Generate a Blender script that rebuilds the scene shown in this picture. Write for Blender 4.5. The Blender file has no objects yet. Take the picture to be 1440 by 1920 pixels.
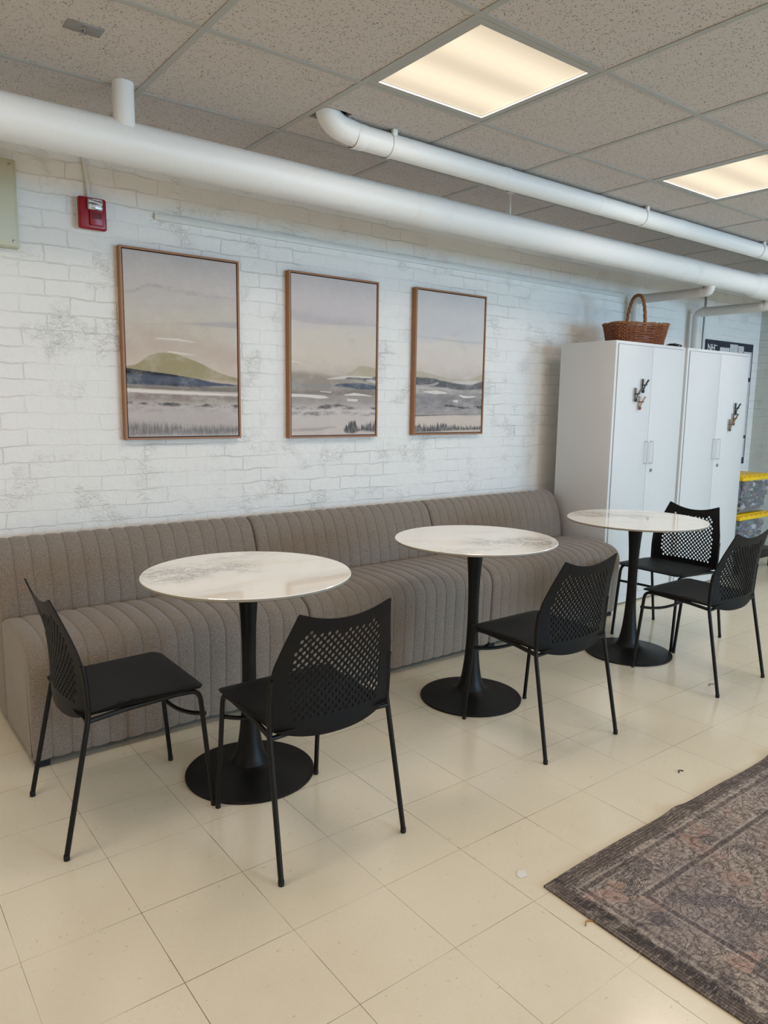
import bpy, bmesh, math, random
from mathutils import Vector, Matrix
from mathutils.geometry import delaunay_2d_cdt
PI = math.pi
C = bpy.context.scene.collection
SC = bpy.context.scene
RNG = random.Random(7)

# ------------------------------------------------------------------ camera
cam_d = bpy.data.cameras.new('camera')
cam = bpy.data.objects.new('camera', cam_d); C.objects.link(cam)
cam_d.sensor_fit = 'VERTICAL'; cam_d.sensor_height = 24.0; cam_d.sensor_width = 18.0
cam_d.lens = 1368.36 / 1920 * 24.0
cam_d.clip_start = 0.05; cam_d.clip_end = 60
_r = Vector((0.7950339, -0.6063961, 0.0143153)); _u = Vector((0.0771117, 0.1244523, 0.9892246)); _f = Vector((0.6016435, 0.7853632, -0.1457041))
cam.matrix_world = Matrix(((_r.x, _u.x, -_f.x, 0), (_r.y, _u.y, -_f.y, 0), (_r.z, _u.z, -_f.z, 1.3962), (0, 0, 0, 1)))
SC.camera = cam

# ------------------------------------------------------------------ exposure, world, daylight
SC.view_settings.view_transform = 'Standard'; SC.view_settings.look = 'None'
SC.view_settings.exposure = 0.0; SC.view_settings.gamma = 1.0
SC.view_settings.use_curve_mapping = False
LAMP_GLOW = 0.92
LAMP_GLOW_COLOR = (1.0, 0.83, 0.60)
LAMP_POWER = 8.7
LAMP_COLOR = (1.0, 0.875, 0.775)
DAY_POWER = 165.0
DAY_COLOR = (0.38, 0.68, 1.0)
W = bpy.data.worlds.new('world'); SC.world = W; W.use_nodes = True
_bg = W.node_tree.nodes['Background']; _bg.inputs[0].default_value = (0.62, 0.78, 1.0, 1); _bg.inputs[1].default_value = 1.0
X0, X1, Y0, Y1, H = -3.2, 7.45, -5.0, 3.64, 2.5528
WINDOWS = [(3.5, 5.0), (5.5, 7.0)]         # openings in the wall opposite the brick wall
WZ0, WZ1 = 0.95, 2.35
for _a, _b in WINDOWS:                      # daylight that comes in through those openings
    ld = bpy.data.lights.new('window_daylight', 'AREA'); ld.shape = 'RECTANGLE'
    ld.size = _b - _a; ld.size_y = WZ1 - WZ0; ld.energy = DAY_POWER; ld.color = DAY_COLOR
    lo = bpy.data.objects.new('window_daylight', ld); C.objects.link(lo)
    lo.location = ((_a + _b) / 2, Y0 - 0.12, (WZ0 + WZ1) / 2); lo.rotation_euler = (PI / 2, 0, 0)
SC.cycles.use_denoising = True
SC.cycles.max_bounces = 8; SC.cycles.diffuse_bounces = 5; SC.cycles.glossy_bounces = 4
SC.cycles.transparent_max_bounces = 12; SC.cycles.sample_clamp_indirect = 6.0
SC.cycles.caustics_reflective = False; SC.cycles.caustics_refractive = False

# ------------------------------------------------------------------ material helpers
def L1(v):
    v /= 255.0
    return v / 12.92 if v <= 0.04045 else ((v + 0.055) / 1.055) ** 2.4
def S(r, g, b): return (L1(r), L1(g), L1(b), 1.0)

class NT:
    def __init__(s, name, rough=0.5, spec=0.5, metallic=0.0):
        s.m = bpy.data.materials.new(name); s.m.use_nodes = True
        s.t = s.m.node_tree; s.b = s.t.nodes['Principled BSDF']
        s.b.inputs['Roughness'].default_value = rough
        s.b.inputs['Specular IOR Level'].default_value = spec
        s.b.inputs['Metallic'].default_value = metallic
        s._tc = None
    def n(s, typ, **kw):
        nd = s.t.nodes.new(typ)
        for k, v in kw.items(): setattr(nd, k, v)
        return nd
    def put(s, sock, v):
        if hasattr(v, 'is_output'): s.t.links.new(v, sock)
        elif v is not None: sock.default_value = v
    def obj(s):
        if s._tc is None: s._tc = s.n('ShaderNodeTexCoord')
        return s._tc.outputs['Object']
    def gen(s):
        s.obj(); return s._tc.outputs['Generated']
    def math(s, op, a, b=None, c=None, clamp=False):
        nd = s.n('ShaderNodeMath', operation=op); nd.use_clamp = clamp
        s.put(nd.inputs[0], a)
        if b is not None: s.put(nd.inputs[1], b)
        if c is not None: s.put(nd.inputs[2], c)
        return nd.outputs[0]
    def sep(s, v):
        nd = s.n('ShaderNodeSeparateXYZ'); s.put(nd.inputs[0], v); return nd.outputs
    def comb(s, x, y, z):
        nd = s.n('ShaderNodeCombineXYZ')
        for i, v in enumerate((x, y, z)): s.put(nd.inputs[i], v)
        return nd.outputs[0]
    def mapv(s, v, scale=(1, 1, 1), loc=(0, 0, 0), rot=(0, 0, 0)):
        nd = s.n('ShaderNodeMapping'); s.put(nd.inputs[0], v)
        nd.inputs['Location'].default_value = loc; nd.inputs['Rotation'].default_value = rot; nd.inputs['Scale'].default_value = scale
        return nd.outputs[0]
    def noise(s, v, scale, detail=3, rough=0.5, dist=0.0, color=False):
        nd = s.n('ShaderNodeTexNoise'); s.put(nd.inputs['Vector'], v)
        nd.inputs['Scale'].default_value = scale; nd.inputs['Detail'].default_value = detail
        nd.inputs['Roughness'].default_value = rough; nd.inputs['Distortion'].default_value = dist
        return nd.outputs['Color' if color else 'Fac']
    def vor(s, v, scale, feature='F1', out='Distance', rnd=1.0):
        nd = s.n('ShaderNodeTexVoronoi', feature=feature); s.put(nd.inputs['Vector'], v)
        nd.inputs['Scale'].default_value = scale; nd.inputs['Randomness'].default_value = rnd
        return nd.outputs[out]
    def step(s, v, a, b, lo=0.0, hi=1.0):
        nd = s.n('ShaderNodeMapRange', interpolation_type='SMOOTHSTEP')
        s.put(nd.inputs[0], v); s.put(nd.inputs[1], a); s.put(nd.inputs[2], b)
        nd.inputs[3].default_value = lo; nd.inputs[4].default_value = hi
        return nd.outputs[0]
    def ramp(s, f, stops, interp='LINEAR'):
        nd = s.n('ShaderNodeValToRGB'); s.put(nd.inputs[0], f); cr = nd.color_ramp; cr.interpolation = interp
        while len(cr.elements) < len(stops): cr.elements.new(0.5)
        for e, (p, c) in zip(cr.elements, stops): e.position = p; e.color = c
        return nd.outputs[0]
    def mix(s, f, a, b, blend='MIX'):
        nd = s.n('ShaderNodeMix', data_type='RGBA', blend_type=blend)
        s.put(nd.inputs[0], f); s.put(nd.inputs[6], a); s.put(nd.inputs[7], b)
        return nd.outputs[2]
    def curve(s, v, pts, sharp=False):
        nd = s.n('ShaderNodeFloatCurve'); s.put(nd.inputs[1], v); cv = nd.mapping.curves[0]
        pts = sorted(pts)
        while len(cv.points) < len(pts): cv.points.new(0.5, 0.5)
        for p, (x, y) in zip(cv.points, pts): p.location = (x, y); p.handle_type = 'VECTOR' if sharp else 'AUTO_CLAMPED'
        nd.mapping.update(); return nd.outputs[0]
    def bump(s, h, strength=0.5, dist=0.01, normal=None):
        nd = s.n('ShaderNodeBump'); s.put(nd.inputs['Height'], h)
        nd.inputs['Strength'].default_value = strength; nd.inputs['Distance'].default_value = dist
        if normal is not None: s.put(nd.inputs['Normal'], normal)
        return nd.outputs[0]
    def done(s, color=None, rough=None, normal=None):
        if color is not None: s.put(s.b.inputs['Base Color'], color)
        if rough is not None: s.put(s.b.inputs['Roughness'], rough)
        if normal is not None: s.put(s.b.inputs['Normal'], normal)
        return s.m

def plain(name, col, rough=0.5, spec=0.5, metallic=0.0, vary=0.06, scale=9.0, bump=0.0, bscale=300.0):
    t = NT(name, rough, spec, metallic)
    nz = t.noise(t.obj(), scale, 3)
    dark = tuple(c * (1 - vary) for c in col[:3]) + (1,); light = tuple(min(1, c * (1 + vary)) for c in col[:3]) + (1,)
    nrm = t.bump(t.noise(t.obj(), bscale, 2), bump, 0.001) if bump else None
    return t.done(t.mix(nz, dark, light), None, nrm)

# ------------------------------------------------------------------ surface materials
def mat_brick(name, col, horizontal='x'):
    t = NT(name, 0.62, 0.35)
    o = t.obj(); x, y, z = t.sep(o)
    u = x if horizontal == 'x' else y
    base = t.comb(u, z, 0.0)
    warp = t.noise(base, 7.0, 3, 0.6, color=True)
    wv = t.n('ShaderNodeVectorMath', operation='SCALE'); t.put(wv.inputs[0], warp); wv.inputs['Scale'].default_value = 0.034
    vv = t.n('ShaderNodeVectorMath', operation='ADD'); t.put(vv.inputs[0], base); t.put(vv.inputs[1], wv.outputs[0])
    br = t.n('ShaderNodeTexBrick'); t.put(br.inputs['Vector'], vv.outputs[0]); br.offset = 0.5
    br.inputs['Scale'].default_value = 1.0; br.inputs['Brick Width'].default_value = 0.215; br.inputs['Row Height'].default_value = 0.075
    br.inputs['Mortar Size'].default_value = 0.0035; br.inputs['Mortar Smooth'].default_value = 0.6
    mort = br.outputs['Fac']
    fill = t.step(t.noise(base, 2.6, 4, 0.65), 0.42, 0.66, 0.22, 0.9)          # joints partly filled by old paint
    joint = t.math('MULTIPLY', mort, fill)
    rough_patch = t.step(t.noise(t.mapv(base, (1, 1, 1), (4, 2, 0)), 5.0, 3, 0.6), 0.50, 0.68)
    flake = t.noise(t.mapv(base, (1.0, 1.3, 1)), 38.0, 4, 0.55, 1.2)
    flakes = t.math('MULTIPLY', t.step(flake, 0.42, 0.66), t.math('MULTIPLY_ADD', rough_patch, 0.9, 0.12))
    lump = t.noise(base, 14.0, 4, 0.55)
    h = t.math('SUBTRACT', t.math('MULTIPLY_ADD', flakes, 0.40, t.math('MULTIPLY', lump, 0.65)), t.math('MULTIPLY', joint, 0.48))
    fine = t.noise(base, 160.0, 2)
    h = t.math('MULTIPLY_ADD', fine, 0.06, h)
    tone = t.noise(base, 0.9, 2)
    c2 = tuple(c * 0.95 for c in col[:3]) + (1,)
    cc = t.mix(tone, c2, col)
    cc = t.mix(t.math('MULTIPLY', joint, 0.05), cc, S(150, 150, 140))
    return t.done(cc, None, t.bump(h, 0.9, 0.010))

def mat_floor():
    t = NT('vinyl_tile_floor', 0.3, 0.55)
    o = t.obj(); x, y, z = t.sep(o)
    T = 0.3048
    gx = t.math('DIVIDE', t.math('SUBTRACT', x, 0.2888), T); gy = t.math('DIVIDE', t.math('SUBTRACT', y, 1.8475), T)
    fx = t.math('FRACT', gx); fy = t.math('FRACT', gy)
    ex = t.math('MINIMUM', fx, t.math('SUBTRACT', 1.0, fx)); ey = t.math('MINIMUM', fy, t.math('SUBTRACT', 1.0, fy))
    cell = t.comb(t.math('FLOOR', gx), t.math('FLOOR', gy), 0.0)
    wn = t.n('ShaderNodeTexWhiteNoise', noise_dimensions='2D'); t.put(wn.inputs['Vector'], cell)
    rv = wn.outputs['Value']
    wear = t.noise(o, 2.2, 2)
    wid = t.math('MULTIPLY_ADD', t.step(wear, 0.35, 0.65), 0.0035, 0.0022)
    jx = t.step(ex, 0.0012, wid, 1.0, 0.0); jy = t.step(ey, 0.0012, wid, 1.0, 0.0)
    jn = t.math('MAXIMUM', jx, jy)
    jn = t.math('MULTIPLY', jn, t.step(t.noise(o, 4.0, 2), 0.34, 0.58, 0.3, 1.0))
    par = t.math('MODULO', t.math('ABSOLUTE', t.math('ADD', t.math('FLOOR', gx), t.math('FLOOR', gy))), 2.0)
    a = t.noise(t.mapv(o, (1, 3.2, 1)), 55.0, 3, 0.6); b = t.noise(t.mapv(o, (3.2, 1, 1)), 55.0, 3, 0.6)
    st = t.math('ADD', t.math('MULTIPLY', a, par), t.math('MULTIPLY', b, t.math('SUBTRACT', 1.0, par)))
    c = t.mix(st, S(222, 212, 188), S(232, 223, 203))
    c = t.mix(t.math('MULTIPLY', rv, 0.30), c, S(222, 212, 186))
    fleck_a = t.noise(t.mapv(o, (1, 2.6, 1), (3, 1, 0)), 38.0, 2, 0.5); fleck_b = t.noise(t.mapv(o, (2.6, 1, 1), (1, 5, 0)), 38.0, 2, 0.5)
    fk = t.math('ADD', t.math('MULTIPLY', fleck_a, par), t.math('MULTIPLY', fleck_b, t.math('SUBTRACT', 1.0, par)))
    c = t.mix(t.math('MULTIPLY', t.step(fk, 0.69, 0.73), 0.40), c, S(160, 142, 112))
    c = t.mix(t.math('MULTIPLY', t.step(t.noise(t.mapv(o, (1, 1, 1), (9, 2, 0)), 70.0, 1), 0.80, 0.83), 0.7), c, S(110, 92, 70))
    dirt = t.step(t.noise(o, 1.7, 4, 0.62), 0.42, 0.80); c = t.mix(t.math('MULTIPLY', dirt, 0.22), c, S(190, 176, 150))
    c = t.mix(t.math('MULTIPLY', jn, 0.85), c, S(92, 80, 60))
    rg = t.math('MULTIPLY_ADD', t.noise(o, 5.0, 3), 0.12, 0.12)
    h = t.math('SUBTRACT', t.math('MULTIPLY', t.noise(o, 6.0, 2), 0.25), t.math('MULTIPLY', jn, 0.3))
    return t.done(c, rg, t.bump(h, 0.25, 0.004))

def mat_ceiling_tile():
    t = NT('mineral_ceiling_tile', 0.9, 0.15)
    o = t.obj()
    v = t.mapv(o, (1, 1, 1))
    w = t.noise(v, 22.0, 2, color=True)
    ad = t.n('ShaderNodeVectorMath', operation='SCALE'); t.put(ad.inputs[0], w); ad.inputs['Scale'].default_value = 0.03
    vv = t.n('ShaderNodeVectorMath', operation='ADD'); t.put(vv.inputs[0], v); t.put(vv.inputs[1], ad.outputs[0])
    d1 = t.vor(vv.outputs[0], 115.0); n1 = t.noise(v, 60.0, 2)
    pit = t.math('MULTIPLY', t.step(d1, 0.20, 0.38, 1.0, 0.0), t.step(n1, 0.40, 0.54))
    d2 = t.noise(v, 120.0, 2, 0.5, 1.2); worm = t.step(d2, 0.66, 0.72)
    mk = t.math('MAXIMUM', pit, worm)
    c = t.mix(t.noise(v, 1.2, 2), S(200, 192, 186), S(207, 200, 194))
    c = t.mix(t.math('MULTIPLY', mk, 0.8), c, S(120, 106, 92))
    return t.done(c, None, t.bump(t.math('SUBTRACT', t.math('MULTIPLY', t.noise(v, 260.0, 2), 0.3), mk), 0.35, 0.003))

def mat_fabric():
    t = NT('woven_brown_upholstery', 0.92, 0.15)
    o = t.obj()
    n1 = t.noise(t.mapv(o, (1.0, 1.0, 0.4)), 620.0, 2, 0.6); n2 = t.noise(t.mapv(o, (0.4, 1.0, 1.0)), 620.0, 2, 0.6); n3 = t.noise(o, 60.0, 3)
    w = t.math('MULTIPLY_ADD', n1, 0.5, t.math('MULTIPLY', n2, 0.5))
    c = t.ramp(w, [(0.36, S(86, 77, 69)), (0.5, S(132, 121, 110)), (0.62, S(163, 151, 139))])
    c = t.mix(t.math('MULTIPLY', n3, 0.22), c, S(112, 101, 91))
    t.b.inputs['Sheen Weight'].default_value = 0.25; t.b.inputs['Sheen Roughness'].default_value = 0.5
    return t.done(c, None, t.bump(w, 0.5, 0.0015))

def mat_marble():
    t = NT('veined_sintered_stone', 0.03, 0.75)
    o = t.obj(); x, y, z = t.sep(o)
    wob = t.math('MULTIPLY_ADD', t.noise(o, 5.5, 4, 0.6), 0.34, -0.17)
    yy = t.math('ADD', t.math('SUBTRACT', y, 0.10), wob)
    band = t.step(t.math('ABSOLUTE', yy), 0.02, 0.14, 1.0, 0.0)
    ends = t.math('MULTIPLY', t.step(x, -0.02, 0.14, 1.0, 0.0), t.step(x, -0.42, -0.30))
    strand = t.noise(t.mapv(o, (1.0, 3.2, 1)), 14.0, 6, 0.68, 1.6)
    sr = t.step(t.math('ABSOLUTE', t.math('SUBTRACT', strand, 0.5)), 0.0, 0.055, 1.0, 0.0)
    vein = t.math('MULTIPLY', t.math('MULTIPLY', band, ends), t.math('MULTIPLY_ADD', sr, 0.95, t.math('MULTIPLY', t.step(strand, 0.42, 0.75), 0.55)))
    band2 = t.step(t.math('ABSOLUTE', t.math('SUBTRACT', yy, t.math('MULTIPLY_ADD', x, 0.2, 0.17))), 0.0, 0.07, 1.0, 0.0)
    vein2 = t.math('MULTIPLY', t.math('MULTIPLY', band2, sr), 0.5)
    warm = t.step(t.noise(t.mapv(o, (0.7, 2.4, 1), (3, 1, 0)), 4.0, 3, 0.55), 0.5, 0.72)
    c = t.mix(t.math('MULTIPLY', warm, 0.45), S(243, 240, 233), S(228, 214, 186))
    c = t.mix(t.math('MULTIPLY', t.math('MAXIMUM', vein, vein2), 0.9), c, S(86, 79, 71))
    fl = t.math('MULTIPLY', t.step(t.noise(o, 40.0, 2), 0.70, 0.74), 0.3); c = t.mix(fl, c, S(150, 142, 128))
    return t.done(c)

def mat_rug():
    t = NT('distressed_printed_rug', 0.95, 0.1)
    o = t.obj(); x, y, z = t.sep(o)             # object origin in the far left corner, +x along the long edge, -y towards the near edge
    dx = x; dy = t.math('MULTIPLY', y, -1.0)
    wv = t.noise(o, 6.0, 3, color=True)
    sc = t.n('ShaderNodeVectorMath', operation='SCALE'); t.put(sc.inputs[0], wv); sc.inputs['Scale'].default_value = 0.05
    ad = t.n('ShaderNodeVectorMath', operation='ADD'); t.put(ad.inputs[0], o); t.put(ad.inputs[1], sc.outputs[0]); q = ad.outputs[0]
    e = t.math('MINIMUM', dx, dy)               # distance from the two visible edges
    # light scroll lines: contour lines of a distorted field
    f1 = t.noise(q, 19.0, 2, 0.5, 1.8); l1 = t.step(t.math('ABSOLUTE', t.math('SUBTRACT', t.math('FRACT', t.math('MULTIPLY', f1, 8.0)), 0.5)), 0.0, 0.14, 1.0, 0.0)
    v1 = t.vor(q, 13.0); petals = t.step(t.math('ABSOLUTE', t.math('SUBTRACT', t.math('FRACT', t.math('MULTIPLY', v1, 4.0)), 0.5)), 0.02, 0.18, 1.0, 0.0)
    vr = t.sep(t.vor(q, 13.0, out='Color'))[0]; soft = t.noise(q, 5.0, 3, 0.6)
    streak = t.noise(t.mapv(o, (1.0, 8.0, 1)), 38.0, 5, 0.75); streak2 = t.noise(t.mapv(o, (8.0, 1.0, 1)), 38.0, 5, 0.75)
    streak3 = t.noise(t.mapv(o, (1.0, 6.0, 1), (2, 7, 0)), 26.0, 5, 0.75)
    bl = t.noise(o, 70.0, 5, 0.75)
    worn = t.step(t.noise(o, 6.5, 4, 0.7), 0.34, 0.56)
    c = t.mix(t.step(bl, 0.32, 0.68), S(84, 75, 70), S(184, 170, 159))
    c = t.mix(t.math('MULTIPLY', t.math('MULTIPLY', t.step(vr, 0.68, 0.80), t.step(soft, 0.46, 0.6)), t.step(bl, 0.30, 0.60, 0.25, 0.8)), c, S(170, 136, 125))
    c = t.mix(t.math('MULTIPLY', t.step(vr, 0.20, 0.32, 1.0, 0.0), 0.55), c, S(60, 57, 64))
    c = t.mix(t.math('MULTIPLY', t.math('MULTIPLY', petals, t.step(bl, 0.3, 0.6)), 0.8), c, S(52, 45, 43))
    c = t.mix(t.math('MULTIPLY', t.math('MULTIPLY', l1, worn), 0.85), c, S(204, 190, 178))
    def bandline(d, p, w): return t.step(t.math('ABSOLUTE', t.math('SUBTRACT', d, p)), w * 0.5, w, 1.0, 0.0)
    edge = t.step(e, 0.045, 0.055, 1.0, 0.0)
    lines = t.step(t.math('ABSOLUTE', t.math('SUBTRACT', t.math('FRACT', t.math('MULTIPLY', e, 95.0)), 0.5)), 0.1, 0.3, 1.0, 0.0)
    c = t.mix(t.math('MULTIPLY', edge, 0.7), c, S(96, 86, 80)); c = t.mix(t.math('MULTIPLY', t.math('MULTIPLY', edge, lines), 0.55), c, S(56, 50, 48))
    blocks = t.math('MULTIPLY', t.math('MULTIPLY', t.step(dx, 0.055, 0.062, 1.0, 0.0), t.step(dx, 0.012, 0.02)), t.step(t.noise(t.mapv(o, (1, 1, 1), (0, 3, 0)), 17.0, 2), 0.46, 0.54))
    c = t.mix(t.math('MULTIPLY', blocks, 0.7), c, S(46, 43, 46))
    for p, k in ((0.068, 0.45), (0.19, 0.6), (0.44, 0.7)):
        c = t.mix(t.math('MULTIPLY', t.math('MULTIPLY', bandline(e, p, 0.0045), worn), k), c, S(188, 176, 166))
        c = t.mix(t.math('MULTIPLY', bandline(e, p + 0.014, 0.010), k), c, S(56, 51, 52))
        c = t.mix(t.math('MULTIPLY', t.math('MULTIPLY', bandline(e, p + 0.026, 0.004), worn), k * 0.8), c, S(180, 168, 158))
    c = t.mix(t.math('MULTIPLY', t.step(streak, 0.50, 0.64), 0.66), c, S(80, 70, 66))
    c = t.mix(t.math('MULTIPLY', t.step(streak3, 0.54, 0.66), 0.66), c, S(180, 167, 157))
    c = t.mix(t.math('MULTIPLY', t.step(streak2, 0.57, 0.68), 0.5), c, S(174, 162, 152))
    c = t.mix(t.math('MULTIPLY', t.step(t.noise(t.mapv(o, (1, 1, 1), (5, 5, 0)), 2.2, 2), 0.5, 0.7), 0.25), c, S(96, 92, 104))
    return t.done(c, None, t.bump(t.math('ADD', streak, bl), 0.4, 0.002))

def mat_pipe(name, col, seed=0):
    t = NT(name, 0.42, 0.45)
    o = t.obj()
    weave = t.noise(t.mapv(o, (9.0, 2.0, 2.0), (seed, 0, 0)), 16.0, 4, 0.65)
    lump = t.noise(t.mapv(o, (1, 1, 1), (seed, 3, 0)), 6.0, 3)
    c = t.mix(t.noise(o, 2.0, 2), tuple(k * 0.95 for k in col[:3]) + (1,), col)
    return t.done(c, None, t.bump(t.math('MULTIPLY_ADD', weave, 0.35, lump), 0.5, 0.006))

def mat_lamp():
    t = NT('lamp_diffuser', 0.4, 0.3)
    o = t.obj(); x, y, z = t.sep(o)
    rib = t.math('MULTIPLY_ADD', t.math('SINE', t.math('MULTIPLY', x, 520.0)), 0.05, 0.95)
    tube = t.math('ADD', t.step(t.math('ABSOLUTE', t.math('SUBTRACT', y, 0.12)), 0.0, 0.15, 1.0, 0.0), t.step(t.math('ABSOLUTE', t.math('ADD', y, 0.12)), 0.0, 0.15, 1.0, 0.0))
    k = t.math('MULTIPLY', rib, t.math('MULTIPLY_ADD', tube, 0.40, 0.72))
    t.put(t.b.inputs['Emission Color'], LAMP_GLOW_COLOR + (1,)); t.put(t.b.inputs['Emission Strength'], t.math('MULTIPLY', k, LAMP_GLOW))
    return t.done(S(120, 118, 110))

white = S(226, 218, 210)
# landscape paintings ------------------------------------------------------
def mat_painting(name, w, h, sky, layers, blots=()):
    t = NT(name, 0.75, 0.2)
    o = t.obj(); x, y, z = t.sep(o)
    u = t.math('ADD', t.math('DIVIDE', x, w), 0.5, clamp=True); v = t.math('ADD', t.math('DIVIDE', z, h), 0.5, clamp=True)
    wash = t.noise(t.mapv(o, (1, 1, 2.2)), 4.2, 5, 0.62, 0.4)
    c = t.ramp(t.math('MULTIPLY_ADD', t.math('SUBTRACT', wash, 0.5), 0.22, v), sky)
    edge_n = t.math('MULTIPLY', t.math('SUBTRACT', t.noise(t.mapv(o, (1, 1, 1.4)), 14.0, 6, 0.7), 0.5), 1.5)
    spike = t.math('SUBTRACT', t.noise(t.mapv(o, (6, 1, 0.5)), 24.0, 3, 0.7), 0.5)
    mott = t.noise(t.mapv(o, (1, 1, 2.5)), 13.0, 4, 0.65)
    for (col, top, bot, st, sb, amp, op, kind) in layers:
        nz = spike if kind == 'grass' else edge_n
        tv = t.math('MULTIPLY_ADD', nz, amp * (2.6 if kind == 'grass' else 1.0), t.curve(u, top, col is white)); bv = t.math('MULTIPLY_ADD', nz, amp * (0.6 if kind != 'grass' else 0.2), t.curve(u, bot, col is white))
        m1 = t.step(t.math('SUBTRACT', tv, v), -st, st); m2 = t.step(t.math('SUBTRACT', v, bv), -sb, sb)
        f = t.math('MULTIPLY', m1, m2)
        if kind == 'mottle': f = t.math('MULTIPLY', f, t.step(mott, 0.36, 0.60))
        if kind == 'grass': f = t.math('MULTIPLY', f, t.step(spike, -0.16, 0.06, 0.35, 1.0))
        if kind == 'dots': f = t.math('MULTIPLY', f, t.step(mott, 0.38, 0.52))
        c = t.mix(t.math('MULTIPLY', f, op), c, col)
    bloom = t.noise(t.mapv(o, (1, 1, 1.5), (4, 0, 2)), 7.0, 6, 0.7)
    c = t.mix(t.step(bloom, 0.45, 0.75, 0.0, 0.30), c, S(224, 214, 206)); c = t.mix(t.step(bloom, 0.45, 0.25, 0.0, 0.22), c, S(150, 138, 130))
    return t.done(c, None, t.bump(t.noise(o, 500.0, 2), 0.12, 0.001))

M = {}
M['brick'] = mat_brick('painted_white_brick', S(243, 240, 235))
M['brick_end'] = mat_brick('shaded_white_brick', S(208, 211, 205), 'y')  # end wall's shade is put into this darker brick colour
M['floor'] = mat_floor(); M['tile'] = mat_ceiling_tile()
M['grid'] = plain('ceiling_grid_paint', S(172, 171, 165), 0.5)
M['plenum'] = plain('dark_plenum', S(60, 56, 52), 0.9)
M['wall'] = plain('matte_wall_paint', S(222, 219, 208), 0.7)
M['fabric'] = mat_fabric(); M['marble'] = mat_marble(); M['rug'] = mat_rug()
M['edge'] = plain('stone_table_edge', S(150, 141, 128), 0.45)
M['black_metal'] = plain('black_powder_coat', S(11, 10, 10), 0.42, 0.3, bump=0.1)
M['black_base'] = plain('satin_black_base', S(8, 8, 8), 0.45, 0.3, bump=0.1)
M['black_plastic'] = plain('black_moulded_plastic', S(12, 11, 11), 0.55, 0.22, bump=0.25, bscale=900)
M['rubber'] = plain('black_rubber', S(18, 18, 18), 0.8)
M['cab'] = plain('white_steel_cabinet', S(216, 217, 217), 0.32, 0.5, vary=0.01)
M['cab_line'] = plain('cabinet_shadow_gap', S(150, 152, 156), 0.6)
M['chrome'] = plain('brushed_steel', S(170, 170, 170), 0.3, 0.5, 1.0)
M['pipe_big'] = mat_pipe('painted_pipe_jacket', S(231, 230, 227), 0)
M['pipe_small'] = mat_pipe('painted_small_pipe_jacket', S(233, 232, 229), 5)
M['pipe_bare'] = plain('painted_bare_pipe', S(216, 214, 210), 0.4)
M['wood'] = plain('light_brown_frame_wood', S(158, 110, 72), 0.5, vary=0.12, scale=30)
M['frame_in'] = plain('dark_frame_inner', S(70, 36, 26), 0.6)
M['red'] = plain('red_alarm_plastic', S(150, 12, 34), 0.35, 0.5)
M['white_plastic'] = plain('white_plastic', S(226, 226, 220), 0.45)
M['beige_metal'] = plain('beige_enamel_panel', S(196, 190, 160), 0.4)
M['lamp'] = mat_lamp()

# ------------------------------------------------------------------ mesh helpers
def link(name, me, mat, parent=None):
    o = bpy.data.objects.new(name, me); C.objects.link(o)
    if mat is not None and len(me.materials) == 0: me.materials.append(mat)
    if parent is not None: o.parent = parent
    return o
def from_bm(name, bm, mat, parent=None, smooth=True, loc=None, rot=None):
    bmesh.ops.recalc_face_normals(bm, faces=bm.faces)
    me = bpy.data.meshes.new(name); bm.to_mesh(me); bm.free()
    if smooth:
        for p in me.polygons: p.use_smooth = True
        me.set_sharp_from_angle(angle=math.radians(38))
    o = link(name, me, mat, parent)
    if loc is not None: o.location = loc
    if rot is not None: o.rotation_euler = rot
    return o
def add_box(bm, lo, hi, bev=0.0, seg=2):
    r = bmesh.ops.create_cube(bm, size=1.0); vs = r['verts']
    for v in vs:
        v.co = Vector([(lo[i] + hi[i]) / 2 + v.co[i] * (hi[i] - lo[i]) for i in range(3)])
    if bev > 0:
        es = list({e for v in vs for e in v.link_edges})
        bmesh.ops.bevel(bm, geom=es, offset=bev, segments=seg, affect='EDGES', profile=0.5)
def box(name, lo, hi, mat, parent=None, bev=0.0, seg=2, **k):
    bm = bmesh.new(); add_box(bm, lo, hi, bev, seg); return from_bm(name, bm, mat, parent, **k)
def add_tube(bm, pts, r, n=12, caps=True):
    pts = [Vector(p) for p in pts]; rs = r if isinstance(r, (list, tuple)) else [r] * len(pts)
    rings = []; prev = None
    for i, p in enumerate(pts):
        tg = (pts[min(i + 1, len(pts) - 1)] - pts[max(i - 1, 0)]).normalized()
        if prev is None:
            a = Vector((0, 0, 1)) if abs(tg.z) < 0.9 else Vector((1, 0, 0))
            nrm = (a - tg * a.dot(tg)).normalized()
        else:
            nrm = (prev - tg * prev.dot(tg)).normalized()
        prev = nrm; bn = tg.cross(nrm)
        rings.append([bm.verts.new(p + (nrm * math.cos(2 * PI * k / n) + bn * math.sin(2 * PI * k / n)) * rs[i]) for k in range(n)])
    for a, b in zip(rings, rings[1:]):
        for k in range(n): bm.faces.new((a[k], a[(k + 1) % n], b[(k + 1) % n], b[k]))
    if caps: bm.faces.new(rings[0][::-1]); bm.faces.new(rings[-1])
def tube(name, pts, r, mat, parent=None, n=12, **k):
    bm = bmesh.new(); add_tube(bm, pts, r, n); return from_bm(name, bm, mat, parent, **k)
def round_path(pts, rad, seg=6):
    pts = [Vector(p) for p in pts]; out = [pts[0]]
    for i in range(1, len(pts) - 1):
        a, b, c = pts[i - 1], pts[i], pts[i + 1]
        d1 = (a - b); d2 = (c - b); k = min(rad, d1.length * 0.45, d2.length * 0.45)
        p = b + d1.normalized() * k; q = b + d2.normalized() * k
        for s in range(seg + 1):
            w = s / seg; out.append(p.lerp(b, w).lerp(b.lerp(q, w), w))
    out.append(pts[-1]); return out
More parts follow.
